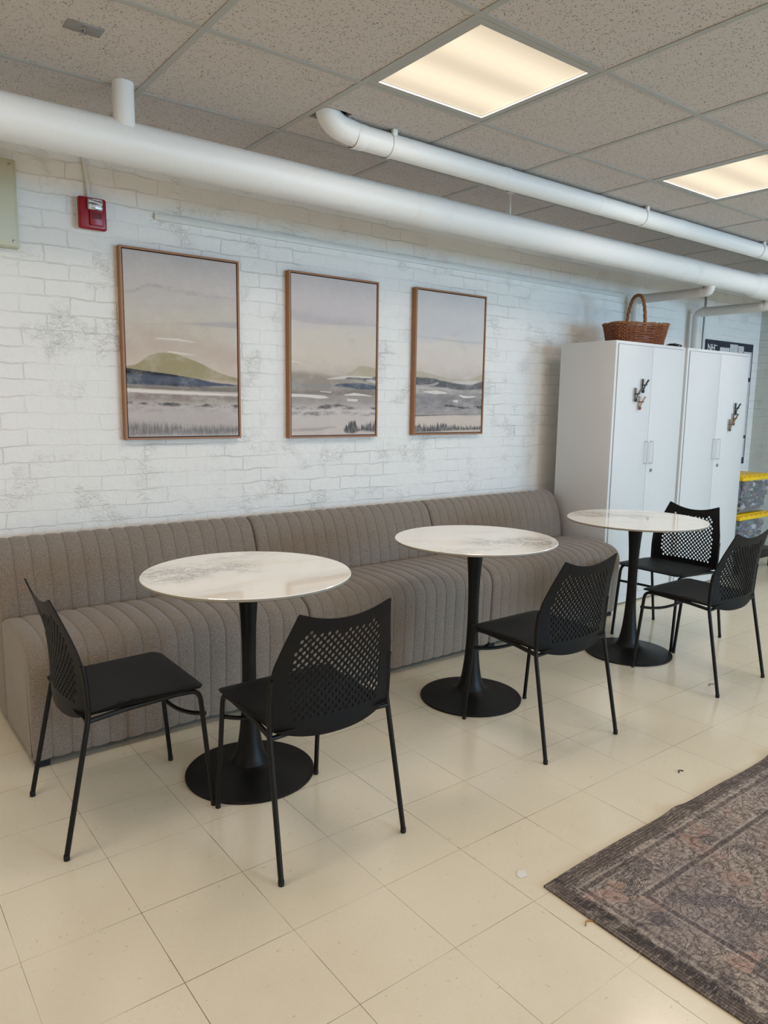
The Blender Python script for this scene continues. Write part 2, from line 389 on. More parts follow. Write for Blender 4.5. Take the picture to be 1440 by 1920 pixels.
def add_lathe(bm, prof, n=48, caps=True):
    rings = [[bm.verts.new((r * math.cos(2 * PI * k / n), r * math.sin(2 * PI * k / n), z)) for k in range(n)] for r, z in prof]
    for a, b in zip(rings, rings[1:]):
        for k in range(n): bm.faces.new((a[k], a[(k + 1) % n], b[(k + 1) % n], b[k]))
    if caps: bm.faces.new(rings[0][::-1]); bm.faces.new(rings[-1])
def lathe(name, prof, mat, parent=None, n=48, **k):
    bm = bmesh.new(); add_lathe(bm, prof, n); return from_bm(name, bm, mat, parent, **k)
def smooth_curve(pts, n):
    pts = [Vector(p) for p in pts]; out = []
    P = [pts[0] * 2 - pts[1]] + pts + [pts[-1] * 2 - pts[-2]]
    for i in range(1, len(P) - 2):
        a, b, c, d = P[i - 1:i + 3]
        for s in range(n):
            w = s / n
            out.append(0.5 * ((2 * b) + (c - a) * w + (2 * a - 5 * b + 4 * c - d) * w * w + (3 * b - a - 3 * c + d) * w ** 3))
    out.append(pts[-1]); return out
def tag(o, label, cat, group=None, kind=None):
    o['label'] = label; o['category'] = cat
    if group: o['group'] = group
    if kind: o['kind'] = kind
    return o
def thing(name, label, cat, loc=(0, 0, 0), rz=0.0, group=None):
    o = bpy.data.objects.new(name, None); C.objects.link(o); o.empty_display_size = 0.1
    o.location = loc; o.rotation_euler = (0, 0, rz)
    return tag(o, label, cat, group)
def struct(o): o['kind'] = 'structure'; return o
def dup(root, label, loc, rz):
    r = root.copy(); C.objects.link(r); r.location = loc; r.rotation_euler = (0, 0, rz); r['label'] = label
    for ch in list(root.children):
        c = ch.copy(); C.objects.link(c); c.parent = r
        for g in list(ch.children):
            d = g.copy(); C.objects.link(d); d.parent = c
    return r

# ------------------------------------------------------------------ room shell
struct(box('floor', (X0, Y0, -0.06), (X1, Y1, 0.0), M['floor'], smooth=False))
struct(box('wall_back', (X0 - 0.2, Y1, -0.06), (X1 + 0.2, Y1 + 0.2, 3.05), M['brick'], smooth=False))
struct(box('wall_right', (X1, Y0 - 0.2, -0.06), (X1 + 0.2, Y1, 3.05), M['brick_end'], smooth=False))
struct(box('wall_left', (X0 - 0.2, Y0 - 0.2, -0.06), (X0, Y1, 3.05), M['wall'], smooth=False))
bm = bmesh.new()
xs = [X0] + [v for w in WINDOWS for v in w] + [X1]
for a, b in zip(xs[0::2], xs[1::2]): add_box(bm, (a, Y0 - 0.2, -0.06), (b, Y0, 3.05))
for a, b in WINDOWS:
    add_box(bm, (a, Y0 - 0.2, -0.06), (b, Y0, WZ0)); add_box(bm, (a, Y0 - 0.2, WZ1), (b, Y0, 3.05))
struct(from_bm('wall_front', bm, M['wall'], smooth=False))
for i, (a, b) in enumerate(WINDOWS):
    bm = bmesh.new()
    for lo, hi in (((a, WZ0), (a + 0.05, WZ1)), ((b - 0.05, WZ0), (b, WZ1)), ((a, WZ0), (b, WZ0 + 0.05)), ((a, WZ1 - 0.05), (b, WZ1)), (((a + b) / 2 - 0.02, WZ0), ((a + b) / 2 + 0.02, WZ1))):
        add_box(bm, (lo[0], Y0 - 0.07, lo[1]), (hi[0], Y0 - 0.02, hi[1]))
    struct(from_bm('window_%d' % (i + 1), bm, M['white_plastic'], smooth=False))
# suspended ceiling
T2 = 0.6096; GX, GY = 1.0467, 2.3314
LIGHT_CELLS = [(i, j) for i in (-5, -2, 1, 4, 7) for j in (0, 4, 8, 11)]
bm = bmesh.new()
def ceil_tile(xa, xb, ya, yb):
    xa, xb, ya, yb = max(xa, X0), min(xb, X1), max(ya, Y0), min(yb, Y1)
    if xb - xa > 0.02 and yb - ya > 0.02: add_box(bm, (xa, ya, H + 0.003), (xb, yb, H + 0.02))
for i in range(-8, 12):
    for j in range(-4, 14):
        if (i, j) in LIGHT_CELLS: continue
        xa = GX + T2 * i; yb = GY - T2 * j; g = 0.0125
        xb = xa + T2 - g; ya = yb - T2 + g; xa += g; yb -= g
        if (i, j) == (1, -1):                # tile cut away round the small pipe's elbow
            hx0, hx1, hy0, hy1 = xa, 1.80, 2.595, 2.730
            ceil_tile(hx1, xb, ya, yb); ceil_tile(xa, hx1, ya, hy0); ceil_tile(xa, hx1, hy1, yb)
        else: ceil_tile(xa, xb, ya, yb)
struct(from_bm('ceiling', bm, M['tile'], smooth=False))
bm = bmesh.new()
for i in range(-6, 12):
    x = GX + T2 * i
    if X0 < x < X1: add_box(bm, (x - 0.012, Y0, H), (x + 0.012, Y1, H + 0.004)); add_box(bm, (x - 0.0015, Y0, H + 0.004), (x + 0.0015, Y1, H + 0.035))
for j in range(-3, 14):
    y = GY - T2 * j
    if Y0 < y < Y1: add_box(bm, (X0, y - 0.012, H + 0.0004), (X1, y + 0.012, H + 0.0044)); add_box(bm, (X0, y - 0.0015, H + 0.004), (X1, y + 0.0015, H + 0.035))
add_box(bm, (X0, Y1 - 0.024, H), (X1, Y1, H + 0.004))
struct(from_bm('trim_1', bm, M['grid'], smooth=False))
struct(box('roof_slab', (X0, Y0, 2.98), (X1, Y1, 3.05), M['plenum'], smooth=False))

# ceiling lamps (square recessed troffers)
def lamp_label(i, j):
    if (i, j) == (1, 0): return 'square warm white ceiling light panel nearest the camera, wholly in view'
    if (i, j) == (4, 0): return 'second square ceiling light panel, cut off by the right edge of the photo'
    return 'square warm white ceiling light panel behind the camera'
for (i, j) in sorted(LIGHT_CELLS, key=lambda c: (c[1], c[0] != 1)):
    x = GX + T2 * (i + 0.5); y = GY - T2 * (j + 0.5)
    if x + 0.3 > X1 or y - 0.3 < Y0 or x - 0.3 < X0: continue
    t = thing('ceiling_light', lamp_label(i, j), 'ceiling light', (x, y, H), 0, 'square ceiling light panels')
    bm = bmesh.new(); a, b = 0.291, 0.262
    add_box(bm, (-a, -a, 0.001), (a, -b, 0.014)); add_box(bm, (-a, b, 0.001), (a, a, 0.014)); add_box(bm, (-a, -b, 0.001), (-b, b, 0.014)); add_box(bm, (b, -b, 0.001), (a, b, 0.014))
    add_box(bm, (-a, -a, 0.09), (a, a, 0.095))
    from_bm('lamp_frame', bm, M['grid'], t, smooth=False)
    box('diffuser', (-b, -b, 0.008), (b, b, 0.012), M['lamp'], t, smooth=False)
    ld = bpy.data.lights.new('lamp_light', 'AREA'); ld.shape = 'SQUARE'; ld.size = 2 * b; ld.energy = LAMP_POWER; ld.color = LAMP_COLOR
    lo = bpy.data.objects.new('lamp_light', ld); C.objects.link(lo); lo.parent = t; lo.location = (0, 0, 0.006)

# ------------------------------------------------------------------ channel-tufted banquette modules
def profile_normals(pr):
    n = []
    for i in range(len(pr)):
        a = pr[max(i - 1, 0)]; b = pr[min(i + 1, len(pr) - 1)]
        d = Vector((b[0] - a[0], b[1] - a[1])).normalized(); n.append((-d.y, d.x))
    return n
def resample(ctrl, n):
    return [(v.x, v.y) for v in smooth_curve([(c[0], c[1], 0) for c in ctrl], n)]
def channel_mesh(prof, width, nch, amp, endr, puff_sign=1.0):
    # prof: open (y, z) line traced so that its left-hand normal points outwards; extruded along x with stitched channels
    nr = profile_normals(prof); bm = bmesh.new()
    xs = []
    cw = width / nch
    for c in range(nch):
        for s in (0.0, 0.04, 0.12, 0.25, 0.4, 0.5, 0.6, 0.75, 0.88, 0.96): xs.append((c + s) * cw)
    xs.append(width)
    cols = []
    for x in xs:
        f = (x / cw) % 1.0
        if abs(x - width) < 1e-6: f = 0.0
        groove = 1.0 - abs(math.sin(PI * f)) ** 0.45
        d = -amp * groove
        e = min(x, width - x)
        if e < endr: d -= endr - math.sqrt(max(endr * endr - (endr - e) ** 2, 0))
        cols.append([bm.verts.new((x, p[0] + q[0] * d, p[1] + q[1] * d)) for p, q in zip(prof, nr)])
    for a, b in zip(cols, cols[1:]):
        for k in range(len(prof) - 1): bm.faces.new((a[k], b[k], b[k + 1], a[k + 1]))
    for a, b in zip(cols, cols[1:]): bm.faces.new((a[0], a[-1], b[-1], b[0]))
    for c in (cols[0], cols[-1]): bm.faces.new(c)
    return bm
def make_sofa(x, label, width):
    t = thing('sofa_module', label, 'sofa', (x, 0, 0), 0, 'channel tufted banquette modules')
    seat_ctrl = [(2.870, 0.032), (2.853, 0.045), (2.846, 0.15), (2.840, 0.30), (2.838, 0.385), (2.848, 0.430), (2.874, 0.462), (2.925, 0.485), (3.02, 0.498), (3.15, 0.499), (3.26, 0.492), (3.33, 0.478), (3.352, 0.455), (3.352, 0.40), (3.352, 0.20), (3.352, 0.032)]
    bmq = channel_mesh(resample(seat_ctrl, 4), width, 17, 0.0075, 0.014)
    # outward normal check: profile goes up the front, so flip sign of the normals by mirroring the order
    from_bm('seat', bmq, M['fabric'], t)
    back_ctrl = [(3.345, 0.032), (3.345, 0.20), (3.345, 0.40), (3.338, 0.47), (3.342, 0.53), (3.352, 0.59), (3.368, 0.65), (3.390, 0.71), (3.415, 0.755), (3.447, 0.785), (3.490, 0.798), (3.535, 0.788), (3.562, 0.76), (3.572, 0.71), (3.580, 0.50), (3.585, 0.10), (3.582, 0.032)]
    from_bm('backrest', channel_mesh(resample(back_ctrl, 4), width, 17, 0.0075, 0.016), M['fabric'], t)
    box('underframe', (0.03, 2.90, 0.027), (width - 0.03, 3.55, 0.034), M['rubber'], t, smooth=False)
    for fx in (0.04, width - 0.04):
        for fy in (2.90, 3.50): box('foot', (fx - 0.025, fy - 0.025, 0.0), (fx + 0.025, fy + 0.025, 0.030), M['rubber'], t, 0.003)
    return t
make_sofa(0.533, 'left brown tufted sofa section at the near end of the banquette, behind the nearest table', 1.217)
make_sofa(1.754, 'middle brown tufted sofa section of the banquette, between the other two sections', 1.213)
make_sofa(2.971, 'right brown tufted sofa section at the far end beside the white cabinets', 1.209)

# ------------------------------------------------------------------ pedestal tables
def make_table():
    t = thing('pedestal_table', '', 'table', (0, 0, 0), 0, 'round marble topped pedestal tables')
    RT = 0.38
    bm = bmesh.new(); add_lathe(bm, [(RT - 0.004, 0.7672), (RT, 0.770), (RT, 0.7775), (RT - 0.0025, 0.780)], 96)
    top = from_bm('tabletop', bm, M['marble'], t); top.data.materials.append(M['edge'])
    for p in top.data.polygons:
        if p.normal.z < 0.4: p.material_index = 1
    lathe('mount_plate', [(0.10, 0.762), (0.10, 0.7668)], M['black_base'], t, 24)
    pole = [(0.0435, 0.762), (0.041, 0.735), (0.0365, 0.69), (0.031, 0.62), (0.0272, 0.54), (0.0258, 0.44), (0.0268, 0.35), (0.0300, 0.27), (0.0362, 0.19), (0.0445, 0.125), (0.056, 0.075), (0.070, 0.047)]
    prof = [(v.x, v.y) for v in smooth_curve([(a, b, 0) for a, b in pole], 3)]
    lathe('pole', prof, M['black_base'], t, 40)
    base = [(0.062, 0.052), (0.072, 0.044), (0.086, 0.036), (0.105, 0.030), (0.14, 0.0235), (0.19, 0.0150), (0.228, 0.0095), (0.2405, 0.0080), (0.2425, 0.0060), (0.2425, 0.0), (0.0, 0.0)]
    bm = bmesh.new(); add_lathe(bm, base[:-1], 72); from_bm('base', bm, M['black_base'], t)
    return t
tb = make_table()
tb['label'] = 'nearest round marble topped pedestal table, in front of the left sofa section'
tb.location = (1.200, 2.385, 0); tb.rotation_euler = (0, 0, -0.05)
dup(tb, 'middle round marble topped pedestal table, with a single black chair', (2.397, 2.418, 0), PI - 0.55)
dup(tb, 'farthest round marble topped pedestal table, in front of the white cabinets', (3.600, 2.362, 0), -0.95)

# ------------------------------------------------------------------ perforated back chairs
def side_y(z):      # y of the back shell's side edges (seat faces +y)
    k = [(0.40, -0.155), (0.45, -0.160), (0.55, -0.163), (0.60, -0.168), (0.68, -0.192), (0.75, -0.219), (0.81, -0.243), (0.85, -0.26)]
    for (a, b), (c, d) in zip(k, k[1:]):
        if z <= c: return b + (d - b) * (z - a) / (c - a)
    return k[-1][1]
def smooth_side_y(z): return sum(side_y(z + d) for d in (-0.04, -0.02, 0, 0.02, 0.04)) / 5
def sag(z): return 0.040 - 0.030 * max(0, min(1, (z - 0.42) / 0.38))
def half_w(z):
    k = [(0.40, 0.214), (0.44, 0.219), (0.52, 0.222), (0.60, 0.219), (0.64, 0.213), (0.805, 0.163), (0.85, 0.150)]
    for (a, b), (c, d) in zip(k, k[1:]):
        if z <= c: return b + (d - b) * (z - a) / (c - a)
    return k[-1][1]
def shell_point(x, z, off=0.0):
    w = half_w(z); u = max(-1, min(1, x / w))
    return Vector((x, smooth_side_y(z) - sag(z) * (1 - u * u) + off, z))
def back_outline():
    pts = []
    n = 26
    for i in range(n + 1):                                  # bottom edge, left to right, hanging lower in the middle
        u = -1 + 2 * i / n; pts.append((0.217 * u, 0.440 - 0.040 * (1 - abs(u) ** 2.6)))
    for i in range(1, 22):                                  # right side
        z = 0.440 + (0.795 - 0.440) * i / 22; pts.append((half_w(z), z))
    def top(u): return 0.772 + 0.036 * abs(u) ** 2.0
    pts += [(0.1655, 0.799), (0.1620, 0.806)]
    for i in range(1, 24):
        u = 0.95 - 1.9 * i / 24; pts.append((0.163 * u, top(u)))
    pts += [(-0.1620, 0.806), (-0.1655, 0.799)]
    for i in range(21, 0, -1):
        z = 0.440 + (0.795 - 0.440) * i / 22; pts.append((-half_w(z), z))
    return pts
def in_poly(p, poly):
    c = False; x, y = p
    for (x1, y1), (x2, y2) in zip(poly, poly[1:] + poly[:1]):
        if (y1 > y) != (y2 > y) and x < (x2 - x1) * (y - y1) / (y2 - y1) + x1: c = not c
    return c
def perforated_back():
    out = back_outline(); holes = []
    P, Q = 0.0250, 0.0128
    for r in range(40):
        z = 0.470 + Q * r
        for c in range(-12, 13):
            x = (c + (0.5 if r % 2 else 0.0)) * P
            w = half_w(z) - 0.052 - 0.010 * max(0, 1 - (z - 0.45) / 0.1)
            zt = 0.772 + 0.036 * (x / 0.163) ** 2 - 0.046; zb = 0.452 - 0.012 * (1 - (x / 0.2) ** 2) + 0.012
            if abs(x) < w and zb < z < zt: holes.append((x, z))
    V = [Vector(p) for p in out]; E = [(i, (i + 1) % len(out)) for i in range(len(out))]
    hr = 0.0074
    for (x, z) in holes:
        s = len(V)
        for k in range(8): V.append(Vector((x + hr * math.cos(PI / 8 + k * PI / 4), z + hr * 0.98 * math.sin(PI / 8 + k * PI / 4))))
        E += [(s + k, s + (k + 1) % 8) for k in range(8)]
    # extra points so the solid border bends smoothly
    hset = holes
    for i in range(-13, 14):
        for j in range(0, 26):
            x = i * 0.0165; z = 0.405 + j * 0.0165
            if in_poly((x, z), out) and min((x - a) ** 2 + (z - b) ** 2 for a, b in hset) > 0.018 ** 2 and min((x - a) ** 2 + (z - b) ** 2 for a, b in out) > 0.008 ** 2: V.append(Vector((x, z)))
    vo, eo, fo, _, _, _ = delaunay_2d_cdt(V, E, [], 0, 1e-6)
    bm = bmesh.new(); bv = [bm.verts.new(shell_point(v.x, v.y)) for v in vo]
    for f in fo:
        cx = sum(vo[i].x for i in f) / len(f); cz = sum(vo[i].y for i in f) / len(f)
        if not in_poly((cx, cz), out): continue
        if any((cx - a) ** 2 + (cz - b) ** 2 < (hr * 0.86) ** 2 for a, b in holes): continue
        bm.faces.new([bv[i] for i in f])
    loose = [v for v in bm.verts if not v.link_faces]
    bmesh.ops.delete(bm, geom=loose, context='VERTS')
    bmesh.ops.recalc_face_normals(bm, faces=bm.faces)
    bm.faces.ensure_lookup_table()
    if sum(f.normal.y * f.calc_area() for f in bm.faces) < 0: bmesh.ops.reverse_faces(bm, faces=bm.faces)
    # give it thickness
    front = list(bm.faces); th = 0.0055
    ret = bmesh.ops.duplicate(bm, geom=bm.verts[:] + bm.edges[:] + bm.faces[:])
    vmap = ret['vert_map']; dv = [g for g in ret['geom'] if isinstance(g, bmesh.types.BMVert)]; df = [g for g in ret['geom'] if isinstance(g, bmesh.types.BMFace)]
    bound = [e for f in front for e in f.edges if sum(1 for q in e.link_faces) == 1]
    for v in dv: v.co.y -= th
    bmesh.ops.reverse_faces(bm, faces=df)
    for e in set(bound):
        a, b = e.verts; bm.faces.new((a, b, vmap[b], vmap[a]))
    return bm
def seat_mesh():
    # rounded-corner slab with a rolled front edge; local +y is the front
    def outline():
        pts = []; hwf, hwb, yf, yb, r = 0.214, 0.206, 0.222, -0.188, 0.035
        for cx, cy, a0 in ((hwf - r, yf - r, 0), (-(hwf - r), yf - r, 90), (-(hwb - 0.02), yb + 0.02, 180), (hwb - 0.02, yb + 0.02, 270)):
            rr = r if cy > 0 else 0.02
            for k in range(7):
                a = math.radians(a0 + 90 * k / 6); pts.append((cx + rr * math.cos(a), cy + rr * math.sin(a)))
        return pts
    out = outline(); V = [Vector(p) for p in out]; E = [(i, (i + 1) % len(out)) for i in range(len(out))]
    for i in range(-10, 11):
        for j in range(-10, 12):
            p = (i * 0.02, j * 0.02)
            if in_poly(p, out) and min((p[0] - a) ** 2 + (p[1] - b) ** 2 for a, b in out) > 0.008 ** 2: V.append(Vector(p))
    vo, _, fo, _, _, _ = delaunay_2d_cdt(V, E, [], 0, 1e-6)
    def zf(x, y):
        z = 0.453 - 0.006 * max(0, 1 - (x / 0.21) ** 2) * max(0, 1 - ((y + 0.02) / 0.2) ** 2)
        z -= 0.009 * max(0, (y - 0.18) / 0.042) ** 2
        z -= 0.002 * max(0, (abs(x) - 0.18) / 0.035) ** 2
        z -= 0.012 * max(0, (-0.05 - y) / 0.14)
        return z
    bm = bmesh.new(); a = [bm.verts.new((v.x, v.y, zf(v.x, v.y))) for v in vo]; b = [bm.verts.new((v.x * 0.985, v.y * 0.985, zf(v.x, v.y) - 0.008)) for v in vo]
    for f in fo:
        cx = sum(vo[i].x for i in f) / len(f); cy = sum(vo[i].y for i in f) / len(f)
        if not in_poly((cx, cy), out): continue
        bm.faces.new([a[i] for i in f]); bm.faces.new([b[i] for i in reversed(f)])
    for e in [e for e in bm.edges if len(e.link_faces) == 1 and e.verts[0].index < 0]: pass
    n = len(out)
    for i in range(n): bm.faces.new((a[i], a[(i + 1) % n], b[(i + 1) % n], b[i]))
    bmesh.ops.delete(bm, geom=[v for v in bm.verts if not v.link_faces], context='VERTS')
    return bm
def make_chair():
    t = thing('stacking_chair', '', 'chair', (0, 0, 0), 0, 'black perforated back chairs')
    R = 0.0085
    from_bm('seat', seat_mesh(), M['black_plastic'], t)
    bk = from_bm('backrest', perforated_back(), M['black_plastic'], t)
    for s in (-1, 1):       # front legs with the bend into the seat rail
        tube('leg', round_path([(s * 0.200, 0.247, 0.012), (s * 0.192, 0.208, 0.428), (s * 0.196, 0.13, 0.4335)], 0.035), R, M['black_metal'], t)
    for s in (-1, 1):       # rear legs run up into the back shell's edge
        pts = [(s * 0.229, -0.247, 0.012), (s * 0.2190, -0.166, 0.415)] + [(s * (half_w(z) - 0.003), smooth_side_y(z) - 0.002, z) for z in (0.45, 0.48, 0.51, 0.54, 0.57, 0.60)]
        tube('leg', round_path(pts, 0.02), R, M['black_metal'], t)
    bm = bmesh.new()
    for s in (-1, 1): add_tube(bm, [(s * 0.196, 0.131, 0.4335), (s * 0.204, -0.05, 0.428), (s * 0.2145, -0.160, 0.421)], R * 0.98)
    add_tube(bm, [(-0.2150, -0.166, 0.418), (-0.08, -0.150, 0.415), (0.08, -0.150, 0.415), (0.2150, -0.166, 0.418)], 0.0075)
    from_bm('seat_rail', bm, M['black_metal'], t)
    arc = smooth_curve([(-0.1955, 0.226, 0.342), (-0.14, 0.190, 0.335), (-0.06, 0.168, 0.332), (0.06, 0.168, 0.332), (0.14, 0.190, 0.335), (0.1955, 0.226, 0.342)], 5)
    tube('front_brace', arc, 0.0075, M['black_metal'], t)
    for (fx, fy) in ((0.2, 0.247), (-0.2, 0.247), (0.229, -0.247), (-0.229, -0.247)):
        lathe('foot_cap', [(0.0086, 0.0), (0.0094, 0.0015), (0.0094, 0.016), (0.0088, 0.018)], M['rubber'], t, 12, loc=(fx, fy, 0))
    return t
ch = make_chair()
ch['label'] = 'black perforated chair at the left end of the nearest table, facing right'
ch.location = (0.738, 2.443, 0); ch.rotation_euler = (0, 0, -PI / 2)
dup(ch, 'black perforated chair on the near side of the nearest table, its back to the camera', (1.190, 1.970, 0), 0.0)
dup(ch, 'black perforated chair at the middle table, its back to the camera', (2.394, 2.001, 0), 0.0)
dup(ch, 'black perforated chair on the near side of the farthest table, its back to the camera', (3.607, 1.951, 0), 0.0)
dup(ch, 'black perforated chair standing against the white cabinets beside the farthest table', (4.060, 2.420, 0), PI / 2)

# ------------------------------------------------------------------ cabinets
def make_cabinet(x0, x1, yf, label, lock_right=True):
    w = x1 - x0; yb = 3.465; hgt = 1.842
    t = thing('storage_cabinet', label, 'cabinet', (x0, 0, 0), 0, 'white steel storage cabinets')
    bm = bmesh.new(); add_box(bm, (0, yf + 0.004, 0.012), (w, yb, hgt), 0.004)
    from_bm('body', bm, M['cab'], t)
    box('door_gap_shade', (0.0215, yf + 0.0030, 0.070), (w - 0.0215, yf + 0.0038, hgt - 0.0195), M['cab_line'], t, smooth=False)  # thin sheet behind the doors; its grey stands in for shade in the gaps
    m = w / 2
    dz0, dz1 = 0.074, hgt - 0.024
    doors = []
    for k, (a, b) in enumerate(((0.024, m - 0.0015), (m + 0.0015, w - 0.024))):
        d = box('door', (a, yf - 0.004, dz0), (b, yf + 0.003, dz1), M['cab'], t, 0.0015); doors.append(d)
        hx = m + (-0.030 if k == 0 else 0.034)
        tube('handle', round_path([(hx, yf - 0.002, 1.010), (hx, yf - 0.034, 1.010), (hx, yf - 0.034, 1.165), (hx, yf - 0.002, 1.165)], 0.010), 0.0048, M['cab'], d, 10)
        if k == 1:
            bm = bmesh.new(); add_lathe(bm, [(0.0125, 0.0), (0.0125, 0.006), (0.010, 0.009), (0.004, 0.0095)], 20)
            from_bm('lock', bm, M['chrome'], d, loc=(m + 0.060, yf - 0.003, 0.957), rot=(PI / 2, 0, 0))
    for fx in (0.04, w - 0.04):
        for fy in (yf + 0.05, yb - 0.05): lathe('foot', [(0.018, 0.0), (0.018, 0.013)], M['rubber'], t, 14, loc=(fx, fy, 0))
    return t
make_cabinet(4.222, 5.060, 3.000, 'white two-door steel cabinet beside the sofa, a wicker basket on top')
make_cabinet(5.094, 6.020, 3.000, 'white two-door steel cabinet next to the stacked yellow-lidded bins')
# small spring clips stuck on the doors
def make_clip(name_col, mats, loc, label, rz):
    t = thing('magnetic_clip', label, 'clip', loc, 0, 'small magnetic clips on the cabinet doors')
    bm = bmesh.new(); add_tube(bm, [(0.002, 0, -0.040), (-0.004, -0.002, 0.0), (-0.003, -0.002, 0.044)], [0.0048, 0.0055, 0.0072], 8); from_bm('arm', bm, mats[0], t)
    bm = bmesh.new(); add_tube(bm, [(0.004, 0, -0.042), (0.022, -0.008, 0.004), (0.047, -0.014, 0.038)], [0.0048, 0.0052, 0.007], 8); from_bm('arm', bm, mats[0], t)
    tube('spring', [(-0.010, -0.004, 0.004), (0.008, -0.006, 0.002), (0.032, -0.011, 0.006)], 0.006, mats[1], t, 8)
    lathe('magnet', [(0.012, 0), (0.012, 0.010)], mats[1], t, 12, loc=(0.002, -0.0, -0.040), rot=(PI / 2, 0, 0))
    return t
c_black = plain('clip_black', S(38, 44, 42), 0.5); c_grey = plain('clip_grey_brown', S(104, 94, 84), 0.5); c_wood = plain('clip_pale_wood', S(168, 146, 122), 0.5); c_rust = plain('clip_rust', S(120, 78, 62), 0.5); c_gold = plain('clip_tan', S(128, 106, 76), 0.5)
YC = 2.984
make_clip('', (c_black, c_black), (4.520, YC, 1.552), 'black clip, highest of the three on the cabinet beside the sofa', 0)
make_clip('', (c_grey, c_black), (4.442, YC, 1.490), 'grey-brown clip, middle one of the three on the cabinet beside the sofa', 0)
make_clip('', (c_wood, c_rust), (4.494, YC, 1.436), 'pale pinkish clip, lowest of the three on the cabinet beside the sofa', 0)
make_clip('', (c_black, c_black), (5.812, YC, 1.404), 'black clip, highest of the three on the cabinet next to the bins', 0)
make_clip('', (c_grey, c_rust), (5.792, YC, 1.322), 'grey-brown clip, middle one of the three on the cabinet next to the bins', 0)
make_clip('', (c_gold, c_grey), (5.742, YC, 1.276), 'tan clip, lowest of the three on the cabinet next to the bins', 0)

# ------------------------------------------------------------------ wicker basket
mw = NT('brown_wicker', 0.55, 0.4); M['wicker'] = mw.done(mw.mix(mw.noise(mw.obj(), 45.0, 3), S(84, 42, 18), S(164, 96, 50)))
mw = NT('pale_wicker', 0.55, 0.4); M['wicker2'] = mw.done(mw.mix(mw.noise(mw.obj(), 60.0, 3), S(96, 58, 30), S(168, 118, 70)))
def basket():
    t = thing('wicker_basket', 'brown wicker basket with a tall hoop handle on top of the cabinet', 'basket', (4.735, 3.215, 1.842), -0.42)
    Hb = 0.145
    def rim(a, k, grow=0.0):     # rounded rectangle ring at height fraction k
        hx = 0.186 + 0.028 * k + grow; hy = 0.108 + 0.016 * k + grow
        c, s = math.cos(a), math.sin(a); e = 0.42
        return Vector((hx * math.copysign(abs(c) ** e, c), hy * math.copysign(abs(s) ** e, s), 0))
    N = 120; bm = bmesh.new()
    rows = 13
    for r in range(rows):
        z = 0.010 + (Hb - 0.012) * r / (rows - 1); k = r / (rows - 1); pts = []
        for i in range(N):
            a = 2 * PI * i / N; wv = 0.0055 * math.sin(a * 20 + PI * (r % 2)); p = rim(a, k, wv); pts.append(p + Vector((0, 0, z + 0.0015 * math.sin(a * 7 + r))))
        add_tube(bm, pts + [pts[0]], 0.0050, 6, False)
    for i in range(40):
        a = 2 * PI * (i + 0.5) / 40; add_tube(bm, [rim(a, 0) + Vector((0, 0, 0.004)), rim(a, 1) + Vector((0, 0, Hb))], 0.0035, 6)
    from_bm('weave', bm, M['wicker'], t)
    bm = bmesh.new()
    for ph in (0, PI):
        pts = []
        for i in range(161):
            a = 2 * PI * i / 160; p = rim(a, 1.05, 0.006 * math.cos(a * 22 + ph)); pts.append(p + Vector((0, 0, Hb + 0.004 + 0.006 * math.sin(a * 22 + ph))))
        add_tube(bm, pts, 0.0065, 6, False)
    from_bm('rim', bm, M['wicker2'], t)
    bm = bmesh.new(); add_lathe(bm, [(0.5, 0.0), (0.5, 0.006)], 60)
    for v in bm.verts:
        a = math.atan2(v.co.y, v.co.x); p = rim(a, 0); v.co.x = p.x; v.co.y = p.y; v.co.z += 0.002
    from_bm('bottom', bm, M['wicker'], t)
    bm = bmesh.new()
    for ph in (0, 2 * PI / 3, 4 * PI / 3):
        pts = []
        for i in range(61):
            a = PI * i / 60; c = Vector((0, -0.118 * math.copysign(abs(math.cos(a)) ** 0.8, math.cos(a)), 0.095 + 0.262 * math.sin(a) ** 0.85)); tw = i * 0.55 + ph
            pts.append(c + Vector((0.0065 * math.cos(tw), 0, 0)) + (c - Vector((0, 0, 0.15))).normalized() * 0.0065 * math.sin(tw))
        add_tube(bm, pts, 0.0068, 7)
    from_bm('handle', bm, M['wicker2'], t)
basket()
# scrap of dark tangle lying on the same cabinet
bm = bmesh.new(); rr = random.Random(3); pts = [(rr.uniform(-0.07, 0.07), rr.uniform(-0.03, 0.03), 0.004 + 0.018 * rr.random()) for _ in range(14)]
add_tube(bm, smooth_curve(pts, 5), 0.0035, 6); o = from_bm('cable', bm, M['rubber'], loc=(4.985, 3.05, 1.842))
tag(o, 'small dark tangled cord lying on the cabinet top, right of the basket', 'cord')

